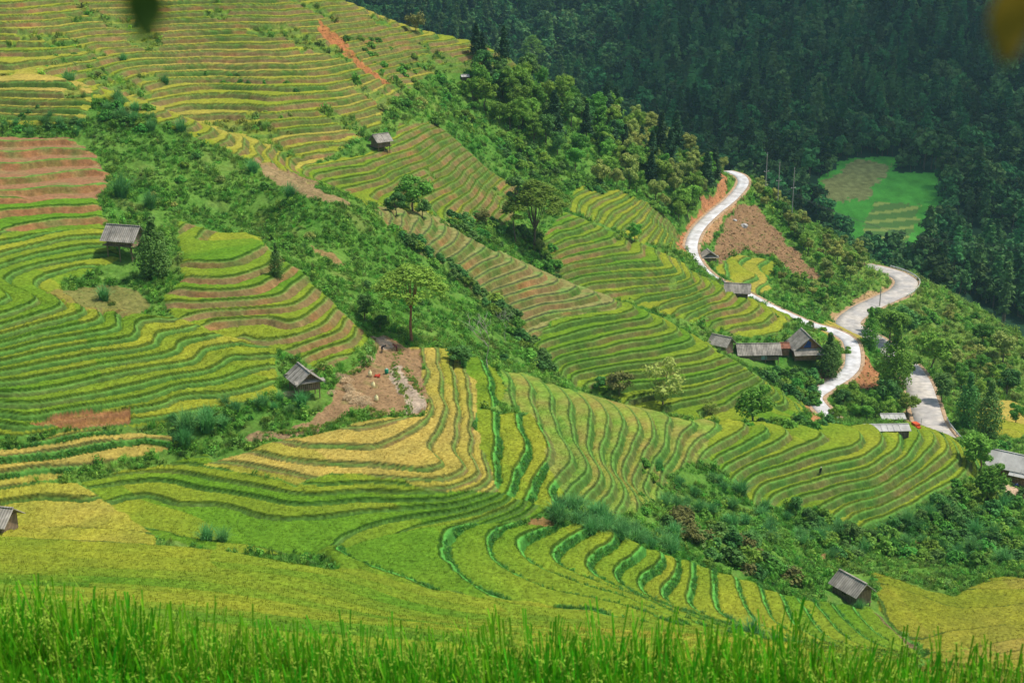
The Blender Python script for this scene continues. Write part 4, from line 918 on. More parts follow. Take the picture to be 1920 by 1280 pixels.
grove([(1405,350),(1450,362),(1540,410),(1600,440),(1640,500),(1620,525),(1560,545),(1530,500),(1440,400)], 62, 12, OL+OL+BR+['dark0'], .5, .85, 'tree on the ridge right of the landslide', 'trees on the ridge right of the landslide', d1=440)
grove([(1440,510),(1480,525),(1560,550),(1590,545),(1550,570),(1500,560)], 16, 13, BR+OL, .45, .7, 'tree below the brown landslide, above the wide road', 'trees below the landslide')
thicket([(150,180),(290,210),(470,310),(600,400),(720,470),(860,560),(1000,690),(960,690),(840,600),(700,540),(640,560),(560,500),(470,430),(330,400),(230,340),(190,250)], 26, 30, ['b0','b1','b2','b4','b3'], .35, .8, 'shrub on the long overgrown slope left of centre', 'shrubs on the long overgrown slope')
thicket([(160,178),(290,215),(280,250),(200,240)], 10, 18, ['b4','b0'], .7, 1.1, 'shrub at the top of the overgrown slope', 'shrubs at the top of the overgrown slope')
thicket([(735,420),(850,500),(960,590),(1040,690),(1010,700),(930,600),(840,520),(730,440)], 40, 15, ['b2','b0','b2'], .7, 1.25, 'shrub in the ravine beside the brown grassy terraces', 'shrubs in the middle ravine', d1=300)
thicket([(830,405),(940,410),(1040,470),(1050,530),(960,480),(850,440)], 34, 15, ['b0','b2','b4','b2'], .7, 1.3, 'shrub in the gully round the layered acacia', 'shrubs round the layered acacia')
thicket([(1445,585),(1540,616),(1560,632),(1530,632),(1450,603)], 14, 8, ['b0','b4','b1'], .4, .65, 'shrub along the lower side of the concrete road', 'shrubs below the concrete road')
thicket([(1528,640),(1590,652),(1590,662),(1530,655)], 9, 7, ['b0','b4'], .45, .7, 'shrub in front of the bend of the concrete road', 'shrubs at the concrete road bend')
thicket([(1400,697),(1530,704),(1530,765),(1490,750),(1430,715)], 30, 14, ['b0','b2','b4','b2'], .8, 1.3, 'shrub on the bank below the wooden houses', 'shrubs below the wooden houses')
grove([(1570,750),(1610,745),(1680,770),(1680,795),(1560,795)], 16, 14, BR+DK, .5, .75, 'tree in the hollow between the two roads', 'trees in the hollow between the roads')
thicket([(1400,800),(1500,790),(1600,800),(1500,812)], 12, 14, ['b0','b2'], .8, 1.2, 'shrub peeping over the crest of the long spur', 'shrubs behind the long spur')
thicket([(1725,525),(1790,560),(1860,605),(1940,660),(1940,760),(1800,690),(1740,640),(1700,570)], 60, 18, ['b0','b3','b3','b1'], .6, 1.2, 'shrub on the slope right of the wide road', 'shrubs on the right slope')
grove([(1750,650),(1800,680),(1920,720),(1930,770),(1860,760),(1790,740),(1760,700)], 22, 18, BR+OL, .4, .7, 'tree low on the slope right of the wide road', 'small trees on the right slope')
thicket([(1200,860),(1260,890),(1340,930),(1450,960),(1490,1040),(1440,1060),(1300,1000),(1180,960)], 40, 17, ['b4','b0','b4','b1'], .35, .7, 'shrub on the slope under the long spur', 'shrubs on the slope under the long spur')
thicket([(1230,975),(1290,960),(1400,1020),(1500,1090),(1545,1100),(1470,1105),(1330,1050)], 26, 19, ['b2','brown','b2','b0','b0','b2'], .8, 1.35, 'shrub in the ravine above the striped lower terraces', 'dark shrubs above the striped lower terraces')
thicket([(1480,960),(1560,980),(1640,1005),(1720,960),(1790,900),(1920,930),(1930,1060),(1860,1065),(1760,1060),(1660,1050),(1560,1050),(1500,1010)], 90, 19, ['b0','b1','b2','b4','b4','b2'], .6, 1.25, 'shrub in the deep ravine at the right', 'shrubs in the deep right ravine')
grove([(1470,960),(1560,1000),(1600,1010),(1640,1020),(1760,960),(1730,985),(1600,1040)], 9, 40, DK, .42, .62, 'tree standing out of the deep ravine at the right', 'dark trees in the deep right ravine')
thicket([(1745,815),(1850,850),(1900,830),(1860,870),(1840,860)], 16, 15, ['b0','b2','b4'], .6, 1.1, 'shrub between the long spur and the farmhouse', 'shrubs by the pale-roofed farmhouse')
thicket([(300,800),(470,765),(540,730),(600,770),(440,815),(330,840)], 14, 22, ['b4','b0'], .3, .6, 'shrub on the grassy bank below the left terraces', 'shrubs on the grassy bank')
thicket([(0,225),(60,205),(160,225),(170,250),(0,250)], 12, 17, ['b4','b2'], .5, .8, 'shrub in the hedge above the red terraces', 'hedge above the red terraces')
thicket([(60,95),(150,90),(210,105),(130,160),(80,140)], 14, 15, ['b0','b3','b4'], .5, .8, 'shrub among the upper left terraces', 'shrubs among the upper left terraces')
thicket([(380,140),(520,145),(560,180),(400,165)], 16, 13, ['b4','b2'], .45, .7, 'shrub in the patch amid the upper terraces', 'shrub patch amid the upper terraces')
thicket([(460,210),(540,215),(560,260),(480,250)], 12, 14, ['b3','b1'], .4, .7, 'shrub in the green gully of the upper terraces', 'shrubs in the green gully')
clumps([(1030,945),(1090,955),(1200,985),(1290,1010),(1260,1040),(1170,1020),(1080,1000),(1030,985)], 22, 17, .9, 1.5, 'blue-green grass clump in the row above the striped terraces', 'grass clumps above the striped terraces')
clumps([(1240,900),(1330,900),(1470,960),(1530,1040),(1480,1060),(1350,990),(1250,960)], 22, 22, .8, 1.4, 'blue-green grass clump on the slope under the long spur', 'grass clumps under the long spur')
clumps([(1500,1000),(1640,1000),(1700,960),(1860,930),(1930,1000),(1900,1060),(1700,1050),(1560,1060)], 26, 26, .9, 1.7, 'arching blue-green grass clump in the deep ravine at the right', 'grass clumps in the deep right ravine')
clumps([(0,232),(60,215),(165,232),(170,255),(0,258)], 8, 18, .9, 1.3, 'dark green grass clump in the hedge above the red terraces', 'grass clumps in the hedge')
clumps([(165,180),(230,190),(300,235),(280,250),(190,215)], 9, 16, 1.1, 1.7, 'bluish grass clump at the top of the overgrown slope', 'grass clumps topping the overgrown slope')
clumps([(300,795),(480,750),(560,730),(560,780),(400,830),(320,850)], 9, 28, .7, 1.2, 'green grass clump on the bank left of the threshing floor', 'grass clumps on the bank')
# tall bluish grass clumps, one by one
for k, (px, py, s_, lb) in enumerate([(130,160,1.25,'round tall grass clump at the upper left, above the hedge'), (228,372,1.5,'round tall grass clump above the thatched stilt hut'), (282,392,1.1,'grass clump right of the round clump above the hut'),
     (352,815,1.15,'left half of the big arching grass clump below the left terraces'), (388,812,1.2,'right half of the big arching grass clump below the left terraces'), (345,838,.9,'grass clump under the big arching clump'), (492,768,.8,'grass clump on the bank left of the threshing hut'), (566,765,.8,'grass clump in front of the threshing hut'),
     (195,565,.9,'grass clump in the brown hollow of the left terraces'), (388,1018,.8,'left of two grass clumps in the green bowl'), (418,1020,.7,'right of two grass clumps in the green bowl'), (1410,1200,.95,'round blue-green grass clump at the front of the striped terraces'), (1368,1172,.5,'small grass clump behind the round blue-green one'),
     (1072,962,.95,'pale clump at the head of the grass row above the striped terraces'), (1048,985,.8,'low clump at the left of the grass row above the striped terraces'), (1100,985,.8,'second clump of the grass row above the striped terraces'), (1132,1000,.9,'third clump of the grass row above the striped terraces'), (1160,1015,.9,'fourth clump of the grass row above the striped terraces'), (1195,1020,.8,'last clump of the grass row above the striped terraces'),
     (1390,930,.95,'tall clump at the left edge of the long spur terraces'), (1245,950,.7,'clump on the slope left of the dark ravine shrubs'), (1310,960,.7,'clump on the slope above the dark ravine shrubs'), (1700,985,1.0,'grass clump under the right end of the long spur'), (1740,975,1.0,'arching grass clump right of the ravine under the long spur'), (1620,1035,.8,'grass clump above the wooden hut in the ravine'),
     (1610,1145,.6,'grass clump under the wooden hut in the ravine'), (310,160,.9,'bright clump amid the upper terraces'), (232,118,.8,'small bright clump on the upper left terraces'), (545,372,1.0,'bluish clump on the ridge above the long slope'), (475,325,1.0,'clump on the upper ridge of the long slope'), (340,250,1.1,'clump near the top of the long ridge'), (1235,880,.6,'clump among the dull terraces of the long spur'), (1350,905,.55,'bright clump at the right of the dull terraces')]):
    p = hit1(px, py); o = link('grass_clump', NAP[k % 2]); o.location = (p[0], p[1], p[2]-.05); o.scale = (s_*1.6,)*3; o.rotation_euler = (0, 0, k*1.7); tag(o, lb, 'grass clump')
# largest shrubs as things of their own, the smallest as one mass
DEFER.sort(key=lambda d: -d[2]/d[1][1])
for key, p, sc, rz, label, group, flat in DEFER[:270]:
    place_bush(key, p[0], p[1], sc, rz, KEYLOOK[key]+' '+label, group=group, z=p[2], flat=flat)
rest = DEFER[270:]
if rest:
    keys = sorted(BUSH); n = len(rest)
    scatter('small_shrubs', np.array([(d[1][0], d[1][1], d[1][2]-.1) for d in rest]), np.array([(0, 0, d[3]) for d in rest]), np.array([d[2] for d in rest], np.float32),
            np.array([keys.index(d[0]) for d in rest], np.int32), [BUSH[k] for k in keys], 'small green shrubs dotted over the slopes and ravines', 'shrubs')

# ------------------------------------------------------------------ wooden houses and huts
M_ROOF = mat('weathered_roof', (.42,.385,.33), .85, .3, 1.2, .25, stripes=('X', .9, .45, .8), c2=(.28,.26,.225))
M_ROOFL = mat('pale_sheet_roof', (.56,.55,.52), .8, .15, .8, .1, stripes=('X', 2.2, .25, .2), c2=(.44,.43,.40))
M_BX = mat('weathered_boards', (.34,.24,.16), .9, .3, 1.5, .2, stripes=('X', 1.1, .6, .5), c2=(.24,.18,.13))
M_BY = mat('weathered_gable_boards', (.34,.24,.16), .9, .3, 1.5, .2, stripes=('Y', 1.1, .6, .5), c2=(.24,.18,.13))
M_RX = mat('reddish_boards', (.40,.21,.12), .9, .3, 1.5, .2, stripes=('X', 1.1, .6, .5)); M_RY = mat('reddish_gable_boards', (.40,.21,.12), .9, .3, 1.5, .2, stripes=('Y', 1.1, .6, .5))
M_POST = mat('wooden_posts', (.22,.16,.10), .9, .25, 2.0); M_BLUE = mat('blue_paint', (.04,.08,.26), .6, .2, 2.0); M_BLUEG = mat('faded_blue_boards', (.22,.32,.34), .8, .2, 2.0)
M_HOLE = mat('dark_doorway', (.03,.025,.02), .95, .2, 2.0); M_RED = mat('rusty_red_sheet', (.30,.13,.08), .8, .3, 1.5, stripes=('X', 2.0, .3, .2))
def house(name, label, loc, rz, L, W, wall=1.6, stilt=0.0, rise=1.2, over=.45, roofm=None, peak=False, red=False, skirt=0.0, open_side=False, gable=None, npost=3, walls=True, extra=None, cat='hut', door=None, windows=0, shed=False, platform=0.0):
    roofm = roofm or M_ROOF; bx, by = (M_RX, M_RY) if red else (M_BX, M_BY)
    r = empty(name, loc, rz); tag(r, label, cat)
    e = stilt+wall; hl, hw = L/2, W/2
    # roof: two thick slopes (or one, for a shed) with slightly sagging sheets
    b = MB(); ol, ow = hl+over, hw+over; k = rise/hw; drop = k*over
    if shed:
        b.slab((-ol, -ow, e-.1), (ol, -ow, e-.1), (ol, ow, e+rise), (-ol, ow, e+rise), .08)
    else:
        b.slab((-ol, -ow, e-drop), (ol, -ow, e-drop), (ol, 0, e+rise), (-ol, 0, e+rise), .09)
        b.slab((ol, ow, e-drop), (-ol, ow, e-drop), (-ol, 0, e+rise), (ol, 0, e+rise), .09)
        b.box((0, 0, e+rise+.045), (2*ol-.1, .28, .07))
        for i in range(int(L/1.1)):                      # laths lying over the sheets
            x = -hl+.5+i*1.1
            for s in (-1, 1): b.slab((x-.04, s*ow*.96 if s < 0 else .12, (e-drop*.9 if s < 0 else e+rise*.93)+.10), (x+.04, s*ow*.96 if s < 0 else .12, (e-drop*.9 if s < 0 else e+rise*.93)+.10), (x+.04, -.12 if s < 0 else ow*.96, (e+rise*.93 if s < 0 else e-drop*.9)+.10), (x-.04, -.12 if s < 0 else ow*.96, (e+rise*.93 if s < 0 else e-drop*.9)+.10), .04)
    b.build('roof', roofm, r)
    if not shed:
        for s in (-1, 1):
            g = MB(); x0, x1 = s*(hl-.06), s*(hl-.16)
            g.add([(x0,-hw,e),(x0,hw,e),(x0,0,e+rise-.12),(x1,-hw,e),(x1,hw,e),(x1,0,e+rise-.12)], [(0,1,2),(5,4,3),(0,3,4,1),(1,4,5,2),(2,5,3,0)])
            g.build('gable', (gable if s > 0 and gable else by), r)
    if peak:
        g = MB(); x0, x1 = hl-.055, hl-.03; g.add([(x0,-hw*.45,e+rise*.06),(x0,hw*.12,e+rise*.06),(x0,hw*.12,e+rise*.52),(x0,-hw*.12,e+rise*.66),(x1,-hw*.45,e+rise*.06),(x1,hw*.12,e+rise*.06),(x1,hw*.12,e+rise*.52),(x1,-hw*.12,e+rise*.66)], [(3,2,1,0),(4,5,6,7),(0,1,5,4),(1,2,6,5),(2,3,7,6),(3,0,4,7)]); g.build('blue_panel', M_BLUE, r)
    if skirt:
        for s in (-1, 1):
            g = MB(); x0 = s*(hl-.02); x1 = s*(hl+skirt)
            P4 = [(x0, -hw-over, e-.02), (x1, -hw-over-.1, e-skirt*.62), (x1, hw+over+.1, e-skirt*.62), (x0, hw+over, e-.02)]
            g.slab(*(P4 if s > 0 else P4[::-1]), .08); g.build('skirt_roof', roofm, r)
    if walls:
        z0 = stilt; h = wall-.05
        def wl(nm, c, d, m): g = MB(); g.box(c, d); return g.build(nm, m, r)
        if not open_side: w1 = wl('wall', (0, -hw+.05, z0+h/2), (L-.2, .09, h), bx)
        else:
            w1 = wl('wall', (0, -hw+.05, z0+h*.22), (L-.2, .09, h*.44), bx); wl('wall', (-L*.30, -hw+.045, z0+h*.72), (L*.30, .07, h*.55), bx)
        wl('wall', (0, hw-.05, z0+h/2), (L-.2, .09, h), bx); wl('wall', (hl-.05, 0, z0+h/2), (.09, W, h), by); wl('wall', (-hl+.05, 0, z0+h/2), (.09, W, h), by)
        if door == 'gable':
            dd = MB(); dd.box((hl+.02, 0, z0+.9), (.06, .9, 1.75)); dd.build('door', M_HOLE, r)
        if door == 'side':
            dd = MB(); dd.box((L*.12, -hw-.03, z0+.85), (1.2, .06, 1.6)); dd.build('door', M_BLUEG, r)
        for i in range(windows):
            dd = MB(); dd.box((-hl+L*(i+1)/(windows+1), -hw-.02, z0+h*.6), (.7, .06, .6)); f = dd.build('window', M_HOLE, r)
            q = MB(); q.box((-hl+L*(i+1)/(windows+1), -hw-.07, z0+h*.6), (.06, .04, .6)); q.box((-hl+L*(i+1)/(windows+1), -hw-.071, z0+h*.6-.33), (.8, .06, .06)); q.build('frame', M_POST, f)
    pz = e-.1
    for i in range(npost):
        x = -hl+.12+(L-.24)*i/max(1, npost-1)
        for s in (-1, 1):
            g = MB(); g.tube([(x, s*(hw+.06), -1.6), (x, s*(hw+.06), pz)], .085, 6, True); g.build('post', M_POST, r)
    if stilt:
        g = MB(); g.box((0, 0, stilt-.07), (L+platform, W+platform*.6, .12)); 
        for i in range(5): g.box((-hl+L*i/4, 0, stilt-.19), (.1, W+.4, .12))
        g.build('platform', M_POST, r)
    if extra: extra(r)
    return r
def at(px, py, dz=0.0):
    p = hit1(px, py); return (p[0], p[1], p[2]+dz)
def ladder(r):
    b = MB(); b.tube([(2.2, -1.2, .0), (.9, -.8, 1.8)], .05); b.tube([(2.3, -.8, .0), (1.0, -.4, 1.8)], .05)
    for i in range(6): t = (i+.5)/6; b.tube([(2.2-1.3*t, -1.2+.4*t, 1.8*t), (2.3-1.3*t, -.8+.4*t, 1.8*t)], .03)
    b.build('ladder', M_POST, r)
def poles_lean(r):
    for i in range(5): 
        b = MB(); b.tube([(2.9+.3*i, -1.2-.1*i, -.5), (1.4, -.9+.3*i, .9+.1*i)], .045, 5); b.build('leaning_pole', M_POST, r)
house('stilt_hut', 'grey-roofed wooden stilt hut standing at the left end of the bare threshing floor', at(572, 742), R(-62), 3.9, 2.9, 1.35, 1.5, 1.15, .65, skirt=.55, npost=3)
house('stilt_hut', 'stilt hut with a broad grey roof beside the dark bamboo-like thicket on the left slope', at(236, 484), R(-16), 4.6, 3.2, 1.5, 2.3, 1.5, .8, npost=3, platform=1.3, extra=ladder)
house('stilt_hut', 'small wooden stilt hut on the green terraces near the top centre', at(714, 284), R(40), 3.2, 2.6, 1.5, 1.2, 1.1, .6, npost=3, platform=.8)
house('field_hut', 'small grey-roofed hut beside the inner bend of the white concrete road', at(1328, 492), R(-82), 3.0, 3.3, 1.3, .7, 1.1, .6, skirt=.8, npost=2)
house('field_hut', 'open hut with a broad pale grey roof below the small plot of yellow terraces', at(1382, 556), R(-12), 5.0, 3.2, 1.3, .6, 1.3, .7, npost=3, open_side=True)
house('wooden_house', 'small gabled wooden outhouse at the left end of the row of houses', at(1352, 662), R(-38), 3.9, 3.1, 2.1, .5, 1.3, .55, cat='house', npost=2)
house('wooden_house', 'long low wooden house with a faded blue door between the outhouse and the big house', at(1420, 672), R(3), 8.6, 3.6, 1.7, .2, 1.5, .6, cat='house', npost=4, open_side=True, door='side')
house('lean_to', 'low rusty-walled lean-to joining the long low house to the big house', at(1469, 664), R(3), 1.9, 2.6, 1.7, .2, .8, .2, roofm=M_RED, cat='house', npost=2, red=True)
house('wooden_house', 'big wooden house with a tall gable and a blue panel under its peak', at(1508, 668), R(-84), 6.2, 6.0, 2.5, .3, 2.7, .6, cat='house', peak=True, skirt=1.7, red=True, npost=3, windows=2)
house('tin_shed', 'pale tin-roofed shed, the lower of two seen over the crest of the long spur', at(1660, 812, -1.1), R(2), 7.6, 3.0, 2.2, 0, .55, .3, roofm=M_ROOFL, cat='shed', npost=2)
house('tin_shed', 'pale tin-roofed shed, the upper of two seen over the crest of the long spur', at(1671, 796, -.3), R(3), 4.6, 2.6, 2.2, 0, .5, .3, roofm=M_ROOFL, cat='shed', npost=2)
house('farmhouse', 'farmhouse with a broad pale roof and red board walls at the right edge', at(1898, 892, 0), R(-35), 7.5, 5.2, 2.6, 0, 1.8, .7, roofm=M_ROOFL, cat='house', red=True, npost=2, door='gable')
house('annex', 'small pale-roofed red annex in front of the farmhouse at the right edge', at(1918, 908, 0), R(-35), 3.6, 3.2, 2.3, 0, .9, .5, roofm=M_ROOFL, cat='house', red=True, npost=2, door='gable')
house('board_hut', 'brown board hut with a dark grey roof in the ravine at the lower right', at(1596, 1122), R(-58), 4.3, 2.9, 1.9, .25, 1.2, .5, npost=2, windows=1)
house('board_hut', 'grey board hut with leaning poles cut off by the left edge of the photo', (-60.3, 151.0, ground(-60.3, 151.0)-.1), R(-12), 4.6, 3.2, 2.2, .3, 1.1, .7, npost=3, extra=poles_lean)
house('field_shelter', 'tiny pale field shelter on the rough slope left of the ridge grove', at(872, 152), R(10), 1.8, 1.4, 1.0, 0, .4, .25, roofm=M_ROOFL, npost=2)

# ------------------------------------------------------------------ poles and wires
M_CPOLE = mat('grey_pole', (.36,.34,.31), .8, .15, 2.0); M_WIRE = mat('wire', (.12,.12,.12), .5, .1, 2.0)
def pole(px, py, H, label, arms=1, D=None):
    p = list(hit1(px, py)); r = empty('power_pole', p, .5); tag(r, label, 'power pole')
    b = MB(); b.tube([(0,0,-1), (0,0,H)], [.17, .11], 8); b.build('pole', M_CPOLE, r)
    for k in range(arms):
        b = MB(); b.box((0, 0, H*(.62-.28*k)), (1.9, .12, .12)); a = b.build('crossarm', M_CPOLE, r)
        for x in (-.85, 0, .85):
            q = MB(); q.tube([(x, 0, H*(.62-.28*k)+.06), (x, 0, H*(.62-.28*k)+.32)], [.07, .04], 6); q.build('insulator', M_RAIL, a)
    return p
pl = [pole(1434, 378, 15.0, 'leftmost of the three poles on the ridge above the landslide', 2), pole(1457, 398, 15.5, 'middle of the three poles on the ridge above the landslide'), pole(1484, 414, 16.0, 'rightmost of the three poles on the ridge above the landslide')]
pole(1649, 577, 5.0, 'thin pole beside the wide road behind the grove', 0); pole(1745, 530, 5.5, 'thin pole on the crest right of the wide road bend', 0)
def wire(a, b, sag, label):
    b_ = MB(); P = []
    for i in range(25):
        t = i/24; P.append((a[0]+(b[0]-a[0])*t, a[1]+(b[1]-a[1])*t, a[2]+(b[2]-a[2])*t-sag*4*t*(1-t)))
    o = Vector(P[0]); b_.tube([Vector(p)-o for p in P], .02, 4, False); w_ = b_.build('power_cable', M_WIRE); w_.location = o; tag(w_, label, 'cable', 'power cables')
for k, off in enumerate((-.85, 0, .85)):
    a = (pl[2][0]+off*.8, pl[2][1]+off*.5, pl[2][2]+8.2); q = PZ(2000+6*k, 470-9*k, -92+0*k)
    wire(a, q, 5.0+.6*k, 'thin cable running from the right-hand ridge pole across the dark valley to the right')
    for (c, d) in ((pl[0], pl[1]), (pl[1], pl[2])):
        wire((c[0]+off*.8, c[1]+off*.5, c[2]+8.2), (d[0]+off*.8, d[1]+off*.5, d[2]+8.1), .3, 'short cable strung between the three ridge poles')

# ------------------------------------------------------------------ people
M_SKIN = mat('skin', (.35,.2,.13), .6, .1, 3.0); M_BLACK = mat('dark_cloth', (.02,.02,.03), .9, .2, 5.0); M_MAROON = mat('maroon_cloth', (.12,.03,.035), .9, .2, 5.0); M_HAIR = mat('black_hair', (.012,.01,.009), .5, .2, 9.0)
M_STRAWHAT = mat('pale_cloth', (.65,.60,.5), .9, .15, 5.0)
def person(loc, rz, cloth, label, bend=0.0, hat=False):
    """one skinned figure; bend tips the trunk forward at the hips (radians)"""
    r = empty('person', loc, rz); tag(r, label, 'person')
    def up(p):                                          # rotate everything above the hips about the hips
        x, y, z = p; z -= .92; return (x, y*math.cos(bend)-(-z)*math.sin(bend)*-1 if False else y*math.cos(bend)-z*math.sin(bend), .92+y*math.sin(bend)+z*math.cos(bend))
    J = {'pel': (0,0,.93), 'spi': up((0,0,1.12)), 'che': up((0,0,1.34)), 'nek': up((0,0,1.47)), 'hd0': up((0,-.02,1.55)), 'hd1': up((0,-.03,1.66))}
    rad = {'pel': .15, 'spi': .125, 'che': .145, 'nek': .055, 'hd0': .085, 'hd1': .095}; E = [('pel','spi'),('spi','che'),('che','nek'),('nek','hd0'),('hd0','hd1')]
    for s, n in ((-1,'l'),(1,'r')):
        J['hip'+n] = (s*.10,0,.86); J['kne'+n] = (s*.12,-.05-.05*s,.47); J['ank'+n] = (s*.13,.03,.09); J['toe'+n] = (s*.14,-.12,.04)
        J['sho'+n] = up((s*.18,0,1.40)); a = up((s*.22,-.05,1.12)); J['elb'+n] = a; J['wri'+n] = (a[0]-s*.03, a[1]-.10-.05*bend, a[2]-.24); 
        rad.update({'hip'+n: .095, 'kne'+n: .062, 'ank'+n: .042, 'toe'+n: .035, 'sho'+n: .062, 'elb'+n: .042, 'wri'+n: .03})
        E += [('pel','hip'+n),('hip'+n,'kne'+n),('kne'+n,'ank'+n),('ank'+n,'toe'+n),('che','sho'+n),('sho'+n,'elb'+n),('elb'+n,'wri'+n)]
        w_ = J['wri'+n]
        for k in range(5):                              # palm rays: four fingers and a thumb
            nm = 'f%d%s' % (k, n); nn = 'g%d%s' % (k, n); o = (k-1.5)*.018 if k < 4 else -s*.045
            J[nm] = (w_[0]+o, w_[1]-.02-(.01 if k < 4 else .03), w_[2]-(.075 if k < 4 else .04)); J[nn] = (w_[0]+o*1.1, w_[1]-.045, w_[2]-(.075 if k < 4 else .04)-(.07 if k < 4 else .04))
            rad[nm] = .010; rad[nn] = .008; E += [('wri'+n, nm), (nm, nn)]
    names = list(J); me = bpy.data.meshes.new('body'); me.from_pydata([J[n] for n in names], [(names.index(a), names.index(b)) for a, b in E], [])
    me.materials.append(cloth); o = bpy.data.objects.new('body', me); COL.objects.link(o); o.parent = r
    md = o.modifiers.new('skin', 'SKIN'); sk = me.skin_vertices[0].data if me.skin_vertices else None
    if sk is None:
        bm = bmesh.new(); bm.from_mesh(me); bm.verts.layers.skin.verify(); bm.to_mesh(me); bm.free(); sk = me.skin_vertices[0].data
    for i, n in enumerate(names): sk[i].radius = (rad[n], rad[n]); sk[i].use_root = (n == 'pel')
    o.modifiers.new('sub', 'SUBSURF').levels = 1
    h = Vector(J['hd1']); b = MB()
    b.tube([h+Vector((0,.03,-.06)), h+Vector((0,.03,.02)), h+Vector((0,.02,.10)), h+Vector((0,.01,.13))], [.10, .115, .085, .02], 10)
    b.build('hat' if hat else 'hair', M_STRAWHAT if hat else M_HAIR, r, True)
    f = MB(); f.tube([h+Vector((0,-.075,-.06)), h+Vector((0,-.10,-.01)), h+Vector((0,-.085,.04))], [.045, .055, .045], 8); fc = f.build('face', M_SKIN, r, True)
    n_ = MB(); n_.tube([h+Vector((0,-.15,.0)), h+Vector((0,-.175,-.03))], [.012, .018], 5); n_.build('nose', M_SKIN, fc)
    return r
person(at(716, 662), 1.2, M_BLACK, 'person in black bending forward at the top of the threshing floor, the left of two', 1.15)
person(at(744, 660), -1.0, M_MAROON, 'person in dark red stooping at the top of the threshing floor, the right of two', .95)
person(at(1537, 894), .4, M_BLACK, 'person in black with a pale headcloth standing among the long spur terraces', .25, True)

# ------------------------------------------------------------------ sacks, straw and small things on the threshing floor
M_SACK = mat('pale_sack', (.78,.72,.38), .8, .15, 5.0, .2)
def sack(px, py, label, tie=(.35,.3,.15)):
    p = at(px, py); r = empty('grain_sack', p, px*1.0); tag(r, label, 'sack', 'grain sacks'); b = MB()
    b.tube([(0,0,0), (0,0,.05), (.02,0,.35), (-.01,.02,.68), (0,0,.80), (.02,0,.88)], [.20, .27, .29, .25, .10, .15], 12); b.build('bag', M_SACK, r, True)
    q = MB(); q.tube([(0,0,.78), (0,0,.82)], .115, 10); q.build('tie', mat('twine', tie, .8), r)
sack(694, 707, 'pale yellow grain sack nearest the two stooping people'); sack(700, 727, 'middle pale yellow grain sack of the row on the threshing floor'); sack(706, 753, 'pale yellow grain sack nearest the lower edge of the threshing floor')
p = at(725, 700); r = empty('water_drum', p); tag(r, 'green plastic drum at the grassy bund right of the threshing floor', 'drum'); b = MB(); b.tube([(0,0,0),(0,0,.05),(0,0,.6),(0,0,.68)], [.26,.3,.3,.22], 14); b.build('barrel', mat('green_plastic', (.02,.26,.14), .4), r, True)
b = MB(); b.tube([(0,0,.67),(0,0,.74)], .13, 10); b.build('lid', mat('white_plastic', (.7,.7,.68), .5), r)
p = at(707, 708); b = MB(); rr = random.Random(3)
for i in range(9): b.tube([(rr.uniform(-.5,.5), rr.uniform(-.3,.3), .0), (rr.uniform(-.45,.45), rr.uniform(-.3,.3), rr.uniform(.15,.35)), (rr.uniform(-.5,.5), rr.uniform(-.3,.3), .05)], .09, 6)
o = b.build('red_cloth', mat('red_cloth', (.5,.07,.04), .8), None, True); o.location = p; tag(o, 'crumpled red cloth lying between the sacks and the green drum', 'cloth')
M_STRAW = mat('straw', (.62,.48,.29), .9, .35, 2.0, trans=.2, objvar=.15)
def straw_mesh(seed):
    rg = np.random.default_rng(seed); N = 420; a = rg.random(N)*6.28; rr_ = .5*np.sqrt(rg.random(N)); base = np.stack([rr_*np.cos(a)*1.5, rr_*np.sin(a), .38*(1-(rr_/.6)**2)*rg.random(N)], 1)
    v, f = blades(N, rg, (.25, .5), .02, 0, 2.2, 3, base=base, droop=1.6); return np_mesh('straw_pile', v, f, False)
ST = [straw_mesh(1), straw_mesh(2), straw_mesh(3)]
for m_ in ST: m_.materials.append(M_STRAW)
line = [(632,706),(640,712),(648,718),(652,727),(657,735),(662,742),(668,748),(675,750),(683,753),(690,758),(655,750),(676,760),(645,708),(666,755),(686,675),(680,683),(692,678),(545,742),(622,740)]
for i, (x, y) in enumerate(line):
    o = link('straw_heap', ST[i % 3]); o.location = at(x, y, .02); o.rotation_euler = (0, 0, i*1.3); s_ = 1.0+.35*((i*7) % 3)/2; o.scale = (s_, s_, s_)
    lb = 'heap of cut rice straw in the line across the threshing floor' if i < 14 else ('heap of straw on the low bund near the stooping people' if i < 17 else ('heap of straw by the threshing hut, left side' if i == 17 else 'small straw heap right of the threshing hut'))
    tag(o, lb, 'straw heap', 'heaps of straw')
# grassy bunds round the floor
bund_lines = [[(752,655),(736,680),(746,715),(760,745),(768,770),(742,782),(700,778)], [(758,690),(785,735),(803,768),(800,785),(765,784)], [(490,818),(540,812),(600,802),(660,788),(700,768)], [(645,706),(672,696),(692,684)], [(700,632),(690,668),(660,690)]]
BP = []
for ln in bund_lines:
    for a, c in zip(ln[:-1], ln[1:]):
        for i in range(max(2, int(math.hypot(c[0]-a[0], c[1]-a[1])/2.2))): t = random.random(); BP += [(a[0]+(c[0]-a[0])*t+random.gauss(0, 1.6), a[1]+(c[1]-a[1])*t+random.gauss(0, 1.2))]*1
BP = hits(BP); BPn = np.array(BP*3)+np.random.default_rng(4).normal(size=(len(BP)*3, 3))*np.array([.3,.3,0]); n = len(BPn)
scatter('bund_grass', BPn, rand_rot(n, .2), (.35+.3*RNG.random(n)).astype(np.float32), (RNG.random(n) < .15).astype(np.int32), [tuft_mesh(21, M_WEED, 34, (.5, 1.0), .035), weed_mesh(22, M_LUSH, .45, .6, 30, .17)], 'bright green grass on the low banks round the threshing floor', 'grass')

